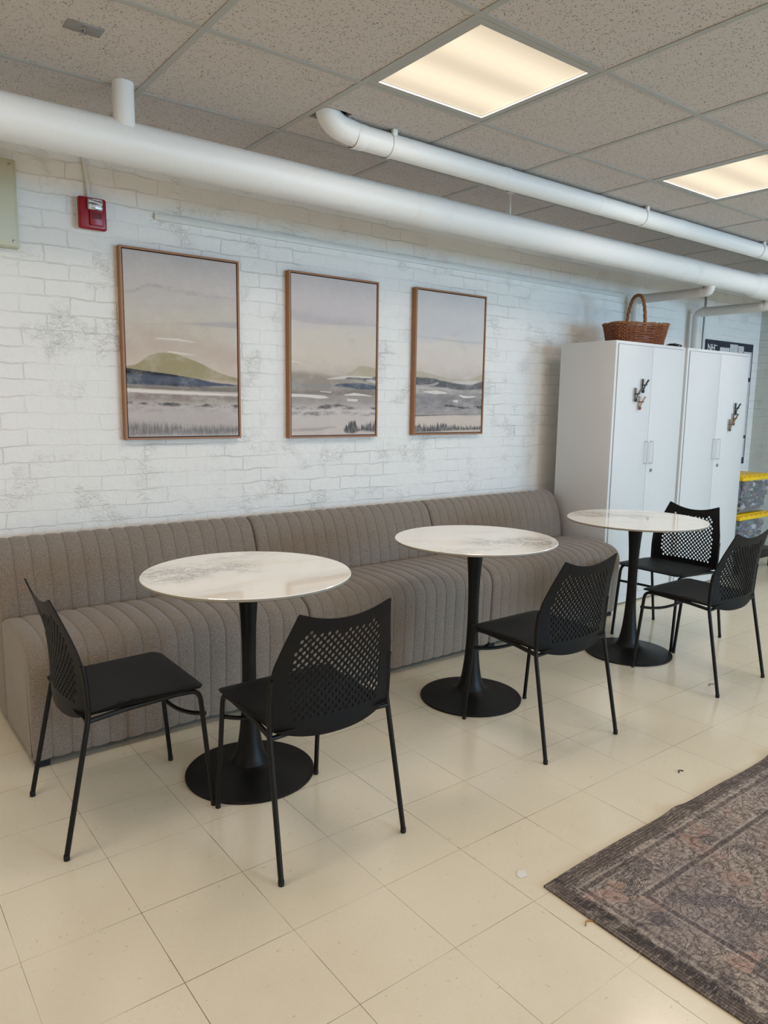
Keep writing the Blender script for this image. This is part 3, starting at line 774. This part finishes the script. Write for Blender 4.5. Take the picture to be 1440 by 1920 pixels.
# ------------------------------------------------------------------ pipes
AX_Y, AX_Z, BR = 2.930, 2.357, 0.0785
t = thing('insulated_pipe', 'thick white insulated pipe running the length of the brick wall', 'pipe', (0, AX_Y, AX_Z))
bm = bmesh.new(); add_tube(bm, [(X0 + k * (X1 - X0) / 60, 0, 0) for k in range(61)], BR, 40); from_bm('pipe_run', bm, M['pipe_big'], t)
tube('branch_riser', [(0.975, -0.035, 0.04), (0.975, -0.035, H - AX_Z + 0.05)], 0.039, M['pipe_small'], t, 24)
for sx in (2.39, 4.75):
    bm = bmesh.new(); add_tube(bm, [(sx - 0.015, 0, 0), (sx - 0.012, 0, 0), (sx + 0.20, 0, 0), (sx + 0.203, 0, 0)], [BR, BR + 0.0018, BR + 0.0018, BR], 40, False); from_bm('jacket_seam', bm, M['pipe_big'], t)
bm = bmesh.new(); add_tube(bm, [(5.80, 0, 0), (5.82, 0, 0), (5.86, 0, 0), (6.10, 0, 0), (6.14, 0, 0), (6.16, 0, 0)], [BR, BR + 0.010, BR + 0.016, BR + 0.016, BR + 0.010, BR], 40); from_bm('fitting_cover', bm, M['pipe_big'], t)
bm = bmesh.new(); add_tube(bm, [(3.083, 0.0, 0.07), (3.083, 0.0, H - AX_Z + 0.003)], 0.006, 10); add_box(bm, (3.063, -0.016, H - AX_Z - 0.004), (3.103, 0.016, H - AX_Z + 0.002)); from_bm('hanger_rod', bm, M['white_plastic'], t)

def branch(x, r, z):
    y0, zz = 3.555 - AX_Y, z - AX_Z
    b = tube('branch_pipe', round_path([(x, y0, -AX_Z), (x, y0, zz), (x, 0.012, zz - 0.004), (x, 0.006, -BR + 0.03)], 0.065, 8), r, M['pipe_bare'], t, 24)
    for cy in (y0 - 0.545, y0 - 0.05):
        bm = bmesh.new(); add_tube(bm, [(x, cy, zz), (x, cy - 0.025, zz)], r + 0.004, 24); from_bm('coupling', bm, M['pipe_bare'], b)
    return b
branch(5.215, 0.034, 2.250)
branch(6.130, 0.038, 2.228)

SY, SZ, SR = 2.652, 2.500, 0.049
t = thing('ceiling_pipe', 'thinner white pipe coming out of the ceiling and running just below it', 'pipe', (0, SY, SZ))
tube('pipe_run', round_path([(1.690, 0, 0.16), (1.722, 0, 0.025), (1.86, 0, 0), (X1, 0, 0)], 0.10, 10), SR, M['pipe_small'], t, 32)
for sx in (1.84, 2.72, 3.45, 4.28):
    bm = bmesh.new(); add_tube(bm, [(sx, 0, 0), (sx + 0.004, 0, 0), (sx + 0.05, 0, 0), (sx + 0.054, 0, 0)], [SR, SR + 0.002, SR + 0.002, SR], 32, False); from_bm('jacket_seam', bm, M['pipe_small'], t)
for sx in (2.03, 3.895, 5.3):
    bm = bmesh.new(); add_box(bm, (sx - 0.012, -0.046, 0.030), (sx + 0.012, -0.030, H - SZ + 0.002), 0.002); add_tube(bm, [(sx - 0.011, 0, 0), (sx + 0.011, 0, 0)], SR + 0.003, 32, False); from_bm('hanger', bm, M['white_plastic'], t)

o = tube('conduit', [(6.39, 3.630, 1.30), (6.39, 3.630, H)], 0.007, M['chrome']); tag(o, 'thin grey vertical conduit on the brick wall above the poster', 'conduit')

# ------------------------------------------------------------------ things on the brick wall
def picture(x, z, w, h, mat, label):
    t = thing('framed_picture', label, 'picture', (x, Y1, z), 0, 'framed landscape triptych')
    d = 0.042; fw = 0.010
    bm = bmesh.new()
    add_box(bm, (-w / 2, -d, -h / 2), (-w / 2 + fw, -0.002, h / 2)); add_box(bm, (w / 2 - fw, -d, -h / 2), (w / 2, -0.002, h / 2))
    add_box(bm, (-w / 2 + fw, -d, -h / 2), (w / 2 - fw, -0.002, -h / 2 + fw)); add_box(bm, (-w / 2 + fw, -d, h / 2 - fw), (w / 2 - fw, -0.002, h / 2))
    from_bm('frame', bm, M['wood'], t, smooth=False)
    box('frame_rebate', (-w / 2 + fw, -0.020, -h / 2 + fw), (w / 2 - fw, -0.006, h / 2 - fw), M['frame_in'], t, smooth=False)
    g = 0.005
    box('canvas', (-w / 2 + fw + g, -d + 0.004, -h / 2 + fw + g), (w / 2 - fw - g, -0.020, h / 2 - fw - g), mat, t, smooth=False)
A = []
blk = S(44, 44, 48); blue = S(72, 84, 104)
PW, PH = 0.615, 0.915
p1 = mat_painting('painting_olive_hill', PW, PH, [(0.0, S(196, 184, 178)), (0.10, S(188, 178, 174)), (0.2, S(194, 184, 178)), (0.36, S(206, 188, 174)), (0.50, S(206, 190, 176)), (0.64, S(202, 194, 180)), (0.80, S(196, 188, 184)), (1.0, S(190, 182, 180))], [
    (S(186, 166, 152), [(0, .60), (.4, .62), (.7, .54), (1, .5)], [(0, .44), (.5, .46), (1, .42)], .07, .05, .10, .45, ''),
    (S(158, 150, 150), [(0, .765), (.1, .79), (.25, .825), (.45, .81), (.7, .80), (1, .79)], [(0, .755), (.1, .775), (.25, .808), (.45, .79), (.7, .785), (1, .785)], .008, .012, .02, .6, 'mottle'),
    (S(172, 166, 168), [(0, .60), (.55, .635), (.8, .655), (1, .66)], [(0, .60), (.55, .628), (.8, .628), (1, .625)], .010, .006, .008, .7, ''),
    (white, [(0, .40), (.28, .545), (.45, .548), (.6, .535), (.62, .40), (1, .3)], [(0, .5), (.28, .538), (.45, .537), (.6, .531), (.62, .5), (1, .5)], .003, .003, .004, .8, ''),
    (S(156, 144, 106), [(0, .385), (.1, .40), (.22, .452), (.36, .468), (.5, .452), (.66, .415), (.8, .375), (.9, .355), (1, .345)], [(0, .33), (.6, .33), (1, .315)], .004, .02, .008, .88, ''),
    (white, [(0, .3), (.32, .3), (.36, .478), (.45, .475), (.58, .466), (.6, .3), (1, .3)], [(0, .5), (.34, .474), (.45, .466), (.58, .461), (.6, .5), (1, .5)], .003, .003, .003, .85, ''),
    (blue, [(0, .378), (.2, .366), (.4, .352), (.6, .335), (.75, .318), (1, .306)], [(0, .292), (.3, .288), (.6, .288), (.8, .294), (1, .297)], .004, .010, .005, .95, ''),
    (S(40, 40, 42), [(0, .380), (.2, .366), (.35, .356), (.5, .344), (.6, .335)], [(0, .350), (.2, .348), (.35, .344), (.5, .340), (.6, .336)], .003, .008, .008, .92, ''),
    (S(52, 54, 60), [(0, .318), (.4, .306), (.7, .290), (1, .28)], [(0, .300), (.4, .290), (.7, .276), (1, .272)], .010, .008, .018, .75, 'mottle'),
    (S(118, 112, 104), [(0, .292), (.5, .285), (1, .296)], [(0, .276), (.5, .268), (1, .264)], .006, .003, .008, .85, ''),
    (white, [(0, .274), (.2, .268), (.5, .262), (1, .252)], [(0, .256), (.2, .252), (.5, .246), (.8, .244), (1, .247)], .002, .002, .004, .95, ''),
    (S(128, 110, 100), [(0, .252), (.5, .245), (1, .240)], [(0, .215), (.5, .208), (1, .21)], .003, .016, .012, .85, 'mottle'),
    (S(150, 140, 132), [(0, .25), (1, .24)], [(0, .20), (1, .20)], .006, .02, .012, .6, ''),
    (blk, [(0, .205), (.25, .200), (.55, .192), (.62, .186), (.68, .196), (1, .192)], [(0, .188), (.25, .184), (.55, .178), (.62, .182), (.68, .178), (1, .170)], .004, .006, .020, .95, 'mottle'),
    (S(140, 136, 138), [(0, .19), (1, .18)], [(0, .155), (1, .15)], .02, .02, .03, .55, 'mottle'),
    (S(92, 94, 98), [(0, .092), (.3, .082), (.7, .066), (1, .070)], [(0, .018), (.3, .026), (.7, .022), (1, .03)], .024, .018, .018, .8, 'grass')])
p2 = mat_painting('painting_blue_marsh', PW, PH, [(0.0, S(204, 190, 182)), (0.16, S(204, 194, 190)), (0.36, S(190, 178, 166)), (0.5, S(214, 200, 186)), (0.66, S(214, 204, 192)), (0.74, S(206, 196, 196)), (1.0, S(200, 192, 192))], [
    (S(182, 174, 176), [(0, .765), (.2, .76), (.5, .745), (.7, .745)], [(0, .715), (.3, .70), (.5, .705), (1, .72)], .03, .004, .014, .55, ''),
    (white, [(0, .47), (.08, .468), (.16, .455), (.17, .3), (1, .3)], [(0, .462), (.08, .460), (.16, .452), (.17, .5), (1, .5)], .003, .003, .004, .7, ''),
    (S(146, 136, 124), [(0, .405), (.3, .40), (.5, .385), (.7, .372), (1, .36)], [(0, .27), (1, .27)], .02, .01, .02, .75, ''),
    (S(184, 170, 148), [(0, .36), (.55, .38), (.68, .42), (.83, .462), (.92, .455), (1, .442)], [(0, .38), (.55, .385), (.68, .39), (.83, .392), (1, .385)], .004, .012, .006, .9, ''),
    (S(140, 146, 152), [(0, .335), (.3, .33), (1, .35)], [(0, .305), (.3, .312), (1, .32)], .012, .012, .012, .6, ''),
    (white, [(0, .3), (.42, .372), (.6, .392), (.85, .395), (1, .388)], [(0, .5), (.42, .366), (.6, .372), (.85, .380), (1, .380)], .003, .004, .008, .7, ''),
    (S(78, 82, 90), [(.0, .3), (.55, .3), (.62, .378), (.75, .384), (.9, .384), (1, .402)], [(0, .4), (.55, .4), (.62, .372), (.75, .370), (.9, .362), (1, .362)], .004, .006, .012, .85, ''),
    (white, [(0, .3), (.84, .3), (.86, .372), (.93, .378), (1, .365)], [(0, .5), (.84, .5), (.86, .365), (.93, .356), (1, .350)], .003, .003, .005, .6, ''),
    (blue, [(0, .2), (.42, .3), (.52, .338), (.68, .346), (.78, .350), (.9, .340), (1, .332)], [(0, .4), (.42, .33), (.52, .325), (.68, .318), (.8, .308), (1, .312)], .004, .006, .006, .92, ''),
    (S(120, 112, 110), [(0, .29), (.3, .29), (.6, .30), (1, .31)], [(0, .20), (1, .20)], .01, .03, .02, .55, ''),
    (white, [(0, .272), (.25, .268), (.38, .264), (.43, .25), (.45, .1), (1, .1)], [(0, .252), (.15, .254), (.33, .244), (.43, .25), (.45, .4), (1, .4)], .002, .002, .003, .97, ''),
    (white, [(0, .1), (.56, .1), (.6, .272), (.72, .286), (.84, .278), (.94, .268), (.95, .1), (1, .1)], [(0, .4), (.56, .4), (.6, .268), (.72, .268), (.84, .268), (.94, .264), (.95, .4), (1, .4)], .002, .002, .003, .95, ''),
    (white, [(0, .1), (.6, .1), (.62, .248), (.8, .245), (.82, .1), (1, .1)], [(0, .4), (.6, .4), (.64, .232), (.76, .230), (.82, .4), (1, .4)], .003, .003, .004, .85, ''),
    (white, [(0, .1), (.3, .1), (.33, .292), (.46, .290), (.47, .1), (1, .1)], [(0, .4), (.3, .4), (.33, .287), (.46, .282), (.47, .4), (1, .4)], .002, .002, .003, .8, ''),
    (S(58, 56, 60), [(0, .200), (.25, .190), (.4, .205), (.55, .21), (.7, .195), (1, .195)], [(0, .178), (.25, .175), (.4, .18), (.55, .18), (.7, .178), (1, .18)], .008, .005, .022, .85, 'mottle'),
    (S(92, 88, 92), [(0, .165), (.2, .165), (.5, .17), (1, .155)], [(0, .145), (.2, .138), (.5, .145), (1, .140)], .01, .01, .02, .8, 'mottle'),
    (S(160, 152, 150), [(0, .058), (.3, .062), (.5, .07), (.55, .05)], [(0, .040), (.3, .046), (.5, .06), (.55, .06)], .01, .008, .014, .7, ''),
    (S(52, 58, 60), [(0, .0), (.55, .0), (.60, .050), (.66, .085), (.72, .095), (.78, .055), (.85, .075), (.93, .09), (1, .088)], [(0, .2), (.55, .2), (.60, .040), (.7, .024), (.8, .040), (.9, .036), (1, .028)], .012, .010, .055, .95, 'grass')])
p3 = mat_painting('painting_grey_shallows', PW, PH, [(0.0, S(206, 190, 178)), (0.12, S(210, 194, 182)), (0.2, S(186, 180, 178)), (0.38, S(196, 186, 176)), (0.5, S(216, 202, 192)), (0.62, S(218, 208, 198)), (0.70, S(206, 202, 202)), (1.0, S(204, 200, 200))], [
    (S(186, 184, 186), [(0, .68), (.4, .672), (.7, .67), (1, .672)], [(0, .672), (.4, .66), (.7, .655), (1, .665)], .008, .006, .008, .6, ''),
    (S(178, 166, 142), [(0, .44), (.15, .435), (.35, .41), (.6, .395), (.8, .405), (1, .445)], [(0, .39), (.4, .385), (1, .38)], .006, .02, .012, .7, ''),
    (S(84, 88, 94), [(0, .398), (.25, .396), (.4, .382), (.6, .366), (.8, .36), (.9, .376), (1, .39)], [(0, .345), (.2, .338), (.4, .33), (.7, .318), (1, .33)], .006, .010, .014, .92, ''),
    (S(206, 196, 188), [(0, .1), (.5, .1), (.54, .380), (.75, .386), (.92, .392), (.94, .1), (1, .1)], [(0, .5), (.5, .5), (.54, .372), (.75, .362), (.92, .384), (.94, .5), (1, .5)], .004, .006, .006, .85, ''),
    (S(178, 170, 168), [(0, .345), (.2, .352), (.34, .372), (.36, .2), (1, .2)], [(0, .332), (.15, .336), (.34, .366), (.36, .5), (1, .5)], .003, .006, .006, .85, ''),
    (S(186, 178, 172), [(0, .2), (.12, .2), (.16, .338), (.3, .332), (.48, .335), (.5, .2), (1, .2)], [(0, .5), (.12, .5), (.16, .322), (.3, .320), (.48, .328), (.5, .5), (1, .5)], .003, .005, .006, .85, ''),
    (S(104, 106, 110), [(0, .32), (.15, .318), (.4, .312), (.6, .31), (1, .33)], [(0, .300), (.15, .302), (.4, .302), (.6, .304), (1, .315)], .006, .006, .012, .7, 'mottle'),
    (S(152, 146, 146), [(0, .295), (.5, .30), (1, .31)], [(0, .14), (1, .14)], .02, .012, .03, .8, ''),
    (S(112, 108, 112), [(0, .28), (.5, .29), (1, .30)], [(0, .17), (1, .16)], .02, .03, .05, .55, 'mottle'),
    (white, [(0, .1), (.1, .1), (.12, .303), (.3, .312), (.42, .304), (.46, .296), (.47, .1), (1, .1)], [(0, .5), (.1, .5), (.12, .299), (.3, .285), (.42, .290), (.46, .294), (.47, .5), (1, .5)], .002, .002, .003, .95, ''),
    (white, [(0, .1), (.6, .1), (.62, .288), (.75, .278), (.88, .280), (.9, .1), (1, .1)], [(0, .5), (.6, .5), (.63, .278), (.7, .262), (.82, .266), (.88, .274), (.9, .5), (1, .5)], .002, .002, .003, .9, ''),
    (white, [(0, .1), (.52, .1), (.54, .244), (.62, .25), (.63, .1), (1, .1)], [(0, .5), (.52, .5), (.54, .236), (.62, .228), (.63, .5), (1, .5)], .002, .002, .003, .9, ''),
    (blk, [(0, .1), (.4, .19), (.45, .215), (.5, .21), (.7, .20), (1, .21)], [(0, .3), (.4, .21), (.45, .20), (.5, .20), (.7, .186), (1, .19)], .003, .004, .016, .9, 'dots'),
    (S(96, 90, 90), [(0, .140), (.3, .142), (.6, .146), (1, .15)], [(0, .128), (.3, .136), (.6, .142), (1, .146)], .002, .003, .008, .85, ''),
    (S(58, 62, 72), [(0, .070), (.2, .058), (.36, .075), (.5, .064), (.7, .05), (1, .055)], [(0, .020), (.3, .022), (.6, .030), (1, .032)], .010, .008, .050, .95, 'grass')])
picture(1.475, 1.664, PW, PH, p1, 'left framed landscape of the triptych, with an olive hill')
picture(2.388, 1.658, PW, PH, p2, 'middle framed landscape of the triptych, hung between the other two')
picture(3.292, 1.663, PW, PH, p3, 'right framed landscape of the triptych, nearest the cabinets')

# fire alarm strobe
t = thing('fire_alarm', 'red fire alarm with a clear strobe, left of the pictures', 'alarm', (1.053, Y1, 2.240))
box('back_box', (-0.062, -0.020, -0.066), (0.056, -0.001, 0.066), M['white_plastic'], t, 0.004)
bm = bmesh.new(); add_box(bm, (-0.062, -0.050, -0.070), (0.062, -0.020, 0.070), 0.010, 3); from_bm('housing', bm, M['red'], t)
bm = bmesh.new(); add_box(bm, (-0.018, -0.062, -0.055), (0.044, -0.048, 0.058), 0.006, 2); from_bm('sounder_block', bm, M['red'], t)
bm = bmesh.new()
for k in range(9): add_box(bm, (-0.008 + k * 0.005, -0.0640, -0.025), (-0.0055 + k * 0.005, -0.061, 0.004))
from_bm('grille', bm, plain('dark_red_grille', S(96, 8, 22), 0.5), t, smooth=False)
lm = NT('clear_strobe_lens', 0.15, 0.6); lx, ly, lz = lm.sep(lm.obj())
lens_mat = lm.done(lm.mix(lm.step(lm.noise(lm.mapv(lm.obj(), (0.25, 1, 1)), 160.0, 2), 0.44, 0.58), S(120, 116, 112), S(226, 224, 220)))
bm = bmesh.new(); add_box(bm, (-0.026, -0.072, 0.012), (0.040, -0.050, 0.060), 0.006, 2); from_bm('strobe_lens', bm, lens_mat, t)
o = tube('conduit', smooth_curve([(1.030, Y1 - 0.012, H), (1.034, Y1 - 0.012, 2.46), (1.044, Y1 - 0.013, 2.38), (1.046, Y1 - 0.014, 2.300)], 5), 0.0095, M['white_plastic'])
tag(o, 'thin white conduit coming down the wall into the red fire alarm', 'conduit')
# electrical panel cut off by the left edge
t = thing('wall_panel', 'beige metal wall panel cut off by the left edge of the photo', 'panel', (0.56, Y1, 2.225))
box('enclosure', (-0.18, -0.050, -0.180), (0.178, -0.001, 0.180), M['beige_metal'], t, 0.002)
box('cover', (-0.176, -0.056, -0.176), (0.168, -0.050, 0.176), M['beige_metal'], t, 0.002)
for sx in (-0.162, 0.154):
    for sz in (-0.155, 0.158): lathe('screw', [(0.005, 0), (0.005, 0.003), (0.003, 0.004)], M['chrome'], t, 12, loc=(sx, -0.056, sz), rot=(PI / 2, 0, 0))
# surface raceway
o = box('cable_raceway', (1.354, Y1 - 0.016, 2.268), (5.14, Y1 - 0.001, 2.299), M['white_plastic'], None, 0.002)
tag(o, 'long thin white raceway strip on the brick wall above the pictures', 'raceway')
# ceiling plate
t = thing('ceiling_plate', 'small brushed metal plate with a knob on a ceiling tile', 'plate', (0.749, 2.569, H + 0.003))
box('plate', (-0.056, -0.032, -0.003), (0.056, 0.032, 0.0), plain('brushed_plate', S(150, 146, 140), 0.45, 0.5, 0.7), t, 0.001)
lathe('knob', [(0.004, -0.020), (0.008, -0.017), (0.008, -0.006), (0.011, -0.004), (0.011, 0.0)], M['chrome'], t, 16)

# poster
t = thing('notice_poster', 'black and white NH notice poster on the wall above the right cabinet', 'poster', (6.882, Y1, 1.445))
PWd, PHt = 0.876, 1.165
box('backing', (-PWd / 2, -0.010, -PHt / 2), (PWd / 2, -0.001, PHt / 2), plain('poster_navy', S(38, 40, 56), 0.5), t, smooth=False)
def mat_print(name, seed, dens=60.0):
    q = NT(name, 0.6, 0.3); o = q.obj(); x, y, z = q.sep(o)
    row = q.math('FRACT', q.math('MULTIPLY', z, dens)); ink = q.step(q.math('ABSOLUTE', q.math('SUBTRACT', row, 0.5)), 0.12, 0.2, 1.0, 0.0)
    word = q.step(q.noise(q.mapv(o, (60, 1, dens * 0.2), (seed, 0, 0)), 1.0, 2), 0.42, 0.5)
    return q.done(q.mix(q.math('MULTIPLY', q.math('MULTIPLY', ink, word), 0.55), S(218, 216, 218), S(90, 90, 104)))
pm = [mat_print('printed_sheet_%s' % 'abcde'[k], k * 3.1, 55 + 9 * k) for k in range(5)]
def sheet(x0, z0, x1, z1, k): box('printed_sheet', (x0, -0.012, z0), (x1, -0.0098, z1), pm[k], t, smooth=False)
hx = PWd / 2; hz = PHt / 2
sheet(-hx + .014, hz - .155, -hx + .150, hz - .112, 3); sheet(-hx + .014, -.20, -hx + .235, hz - .165, 1); sheet(-hx + .25, hz - .30, -hx + .42, hz - .058, 0); sheet(-hx + .43, hz - .30, -hx + .575, hz - .020, 2)
sheet(-hx + .585, hz - .34, -hx + .690, hz - .028, 4); sheet(-hx + .70, hz - .32, hz + .0 - .165, hz - .075, 3); sheet(-hx + .25, -.30, hx - .014, hz - .36, 1); sheet(-hx + .014, -.55, hx - .30, -.33, 2); sheet(hx - .28, -.52, hx - .02, -.33, 0)
box('red_heading', (-hx + .50, -.0125, hz - .150), (-hx + .565, -.0117, hz - .120), plain('poster_red', S(190, 110, 120), 0.6), t, smooth=False)
def text(body, size, x, y, z, mat, parent, name):
    cu = bpy.data.curves.new(name, 'FONT'); cu.body = body; cu.size = size; cu.extrude = 0.0006; cu.offset = 0.0015
    tmp = bpy.data.objects.new('tmp', cu); C.objects.link(tmp); dg = bpy.context.evaluated_depsgraph_get()
    me = bpy.data.meshes.new_from_object(tmp.evaluated_get(dg)); bpy.data.objects.remove(tmp); me.materials.clear()
    o = link(name, me, mat, parent); o.location = (x, y, z); o.rotation_euler = (PI / 2, 0, 0); return o
text('NH', 0.088, -hx + .028, -.0112, hz - .100, M['white_plastic'], t, 'lettering')
box('header_rule', (-hx + .135, -.0112, hz - .050), (-hx + .20, -.0101, hz - .044), M['white_plastic'], t, smooth=False)

# ------------------------------------------------------------------ bins on a low stand
t = thing('equipment_stand', 'low black stand carrying the two yellow-lidded bins', 'stand', (6.42, 3.24, 0))
box('platform', (-0.34, -0.25, 0.135), (0.34, 0.25, 0.175), M['black_metal'], t, 0.006)
box('apron', (-0.31, -0.235, 0.095), (0.31, 0.235, 0.135), M['black_metal'], t, 0.004)
for sx in (-0.30, 0.30):
    for sy in (-0.225, 0.225): box('leg', (sx - 0.016, sy - 0.016, 0.0), (sx + 0.016, sy + 0.016, 0.10), M['black_metal'], t, 0.003)
cm = NT('clear_bin_plastic', 0.12, 0.5)
cm.b.inputs['Base Color'].default_value = (0.9, 0.92, 0.93, 1)
mx = cm.n('ShaderNodeMixShader'); tr = cm.n('ShaderNodeBsdfTransparent'); tr.inputs[0].default_value = (0.90, 0.92, 0.93, 1)
fr = cm.n('ShaderNodeFresnel'); fr.inputs[0].default_value = 1.45
cm.put(mx.inputs[0], cm.math('MULTIPLY_ADD', fr.outputs[0], 0.7, 0.10)); cm.t.links.new(tr.outputs[0], mx.inputs[1]); cm.t.links.new(cm.b.outputs[0], mx.inputs[2])
cm.t.links.new(mx.outputs[0], cm.t.nodes['Material Output'].inputs['Surface']); M['clear'] = cm.m
M['yellow'] = plain('yellow_lid_plastic', S(236, 194, 22), 0.4)
brick_mats = [plain('toy_brick_%s' % n, S(*c), 0.35) for n, c in (('grey', (96, 100, 110)), ('white', (214, 212, 210)), ('mauve', (118, 92, 128)), ('dark', (40, 43, 50)), ('green', (58, 96, 82)), ('tan', (176, 158, 134)), ('blue', (84, 104, 150)), ('rust', (146, 98, 84)))]
def bin_(z, label, seed, blabel):
    t = thing('storage_bin', label, 'storage bin', (6.42, 3.25, z), 0, 'clear bins with yellow lids')
    hx, hy, hb = 0.295, 0.215, 0.290
    bm = bmesh.new()
    lo = [bm.verts.new((sx * (hx - 0.025), sy * (hy - 0.025), 0.002)) for sx, sy in ((-1, -1), (1, -1), (1, 1), (-1, 1))]
    hi = [bm.verts.new((sx * hx, sy * hy, hb)) for sx, sy in ((-1, -1), (1, -1), (1, 1), (-1, 1))]
    for k in range(4): bm.faces.new((lo[k], lo[(k + 1) % 4], hi[(k + 1) % 4], hi[k]))
    bm.faces.new(lo[::-1]); bmesh.ops.bevel(bm, geom=[e for e in bm.edges if not e.is_boundary], offset=0.02, segments=3, affect='EDGES')
    from_bm('tub', bm, M['clear'], t)
    ld = bmesh.new(); add_box(ld, (-hx - 0.020, -hy - 0.020, hb - 0.006), (hx + 0.020, hy + 0.020, hb + 0.026), 0.008, 2)
    add_box(ld, (-hx + 0.03, -hy + 0.03, hb + 0.02), (hx - 0.03, hy - 0.03, hb + 0.036), 0.006, 2)
    for k in range(7):
        for sy in (-1, 1): add_box(ld, (-hx + 0.02 + k * 0.085, sy * (hy + 0.014) - 0.008, hb + 0.022), (-hx + 0.065 + k * 0.085, sy * (hy + 0.014) + 0.008, hb + 0.034), 0.003, 1)
    from_bm('lid', ld, M['yellow'], t)
    # loose toy bricks filling the tub
    rr = random.Random(seed); bm = bmesh.new(); idx = []
    for k in range(460):
        zz = rr.uniform(0.04, hb - 0.045); sh = 0.032 - 0.020 * zz / hb
        if rr.random() < 0.72:
            if rr.random() < 0.6: px, py = rr.uniform(-hx + sh + .036, hx - sh - .036), -hy + sh + 0.034 + rr.uniform(0, .02)
            else: px, py = rr.choice((-1, 1)) * (hx - sh - 0.034 - rr.uniform(0, .02)), rr.uniform(-hy + sh + .036, hy - sh - .036)
        else: px, py = rr.uniform(-hx + .06, hx - .06), rr.uniform(-hy + .06, hy - .06)
        s = rr.uniform(0.016, 0.032); dims = Vector((s * rr.choice((1, 1.6, 2.2)), s, s * rr.choice((0.5, 0.9))))
        mt = Matrix.Translation((px, py, zz)) @ Matrix.Rotation(rr.uniform(0, PI), 4, 'Z') @ Matrix.Rotation(rr.uniform(-1, 1), 4, 'X')
        r = bmesh.ops.create_cube(bm, size=2.0); mi = rr.choice((0, 0, 0, 1, 1, 2, 2, 3, 3, 3, 4, 4, 5, 6, 7))
        for v in r['verts']: v.co = mt @ Vector((v.co.x * dims.x * .55, v.co.y * dims.y * .55, v.co.z * dims.z * .55))
        for f in {f for v in r['verts'] for f in v.link_faces}: f.material_index = mi
    add_box(bm, (-hx + .075, -hy + .075, 0.008), (hx - .075, hy - .075, hb - 0.05))
    for f in bm.faces[-6:]: f.material_index = 3
    me = bpy.data.meshes.new('toy_bricks'); bmesh.ops.recalc_face_normals(bm, faces=bm.faces); bm.to_mesh(me); bm.free()
    for m in brick_mats: me.materials.append(m)
    o = link('toy_bricks', me, None); o.location = (6.42, 3.25, z); tag(o, blabel, 'toys', None, 'stuff')
bin_(0.176, 'lower clear bin with a yellow lid, standing on the black stand', 5, 'mixed small toy pieces filling the lower clear bin')
bin_(0.514, 'upper clear bin with a yellow lid, stacked on the lower one', 6, 'mixed small toy pieces filling the upper clear bin')

# ------------------------------------------------------------------ rug and floor litter
RX, RY, RW, RD = 1.577, 1.262, 2.60, 1.75
bm = bmesh.new(); NX, NY = 130, 60; g = []
def rug_z(x, y):
    e = math.exp(-((-y) / 0.05) ** 2)
    return 0.0065 + e * (0.010 * math.exp(-((x - 0.69) / 0.05) ** 2) + 0.004 * math.exp(-((x - 1.0) / 0.12) ** 2) + 0.014 * math.exp(-((x - 1.41) / 0.05) ** 2)) + 0.0012 * math.sin(x * 9) * math.sin(y * 7 + 1) ** 2
for i in range(NX + 1):
    col = []
    for j in range(NY + 1):
        x = RW * i / NX; y = -RD * (j / NY) ** 1.4
        yy = y + 0.006 * math.sin(x * 4.1) * math.exp(y / 0.3); xx = x + 0.004 * math.sin(y * 5) * math.exp(-x / 0.3)
        col.append((xx, yy, rug_z(x, y)))
    g.append(col)
top = [[bm.verts.new(p) for p in c] for c in g]; botm = [[bm.verts.new((p[0], p[1], max(0.0, p[2] - 0.006))) for p in c] for c in g]
for i in range(NX):
    for j in range(NY):
        bm.faces.new((top[i][j], top[i][j + 1], top[i + 1][j + 1], top[i + 1][j])); bm.faces.new((botm[i][j], botm[i + 1][j], botm[i + 1][j + 1], botm[i][j + 1]))
for i in range(NX):
    for j in (0, NY): bm.faces.new((top[i][j], top[i + 1][j], botm[i + 1][j], botm[i][j]))
for j in range(NY):
    for i in (0, NX): bm.faces.new((top[i][j], top[i][j + 1], botm[i][j + 1], botm[i][j]))
o = from_bm('area_rug', bm, M['rug'], loc=(RX, RY, 0.0)); tag(o, 'dark brown distressed patterned rug lying on the tiles at lower right', 'rug')
bm = bmesh.new(); vs = [bm.verts.new(p) for p in ((-.016, -.012, .001), (.010, -.016, .002), (.020, .004, .004), (.004, .017, .002), (-.014, .006, .001))]
f = bm.faces.new(vs); r = bmesh.ops.extrude_face_region(bm, geom=[f]); [setattr(v.co, 'z', v.co.z + 0.0006) for v in r['geom'] if isinstance(v, bmesh.types.BMVert)]
o = from_bm('paper_scrap', bm, M['white_plastic'], loc=(1.568, 1.341, 0), smooth=False); tag(o, 'tiny white paper scrap on the floor just off the rug corner', 'litter')
dk = plain('dried_leaf_brown', S(70, 60, 46), 0.8)
for nm, lb, x, y, s, m in (('lint_curl', 'tiny dark curl of lint on the floor between rug and middle table', 2.545, 1.405, 1.0, dk), ('lint_strip', 'tiny grey strip of litter beside the chair nearest the right edge', 3.51, 1.81, 1.5, c_grey), ('thread', 'short orange thread beside the left edge of the rug', 1.560, 1.090, 1.2, plain('orange_thread', S(176, 124, 72), 0.8))):
    o = tube(nm, smooth_curve([(-.014 * s, -.004, .0025), (-.004 * s, .004, .004), (.006 * s, .003, .003), (.014 * s, -.006, .0025)], 5), 0.0022, m, None, 6, loc=(x, y, 0)); tag(o, lb, 'litter')
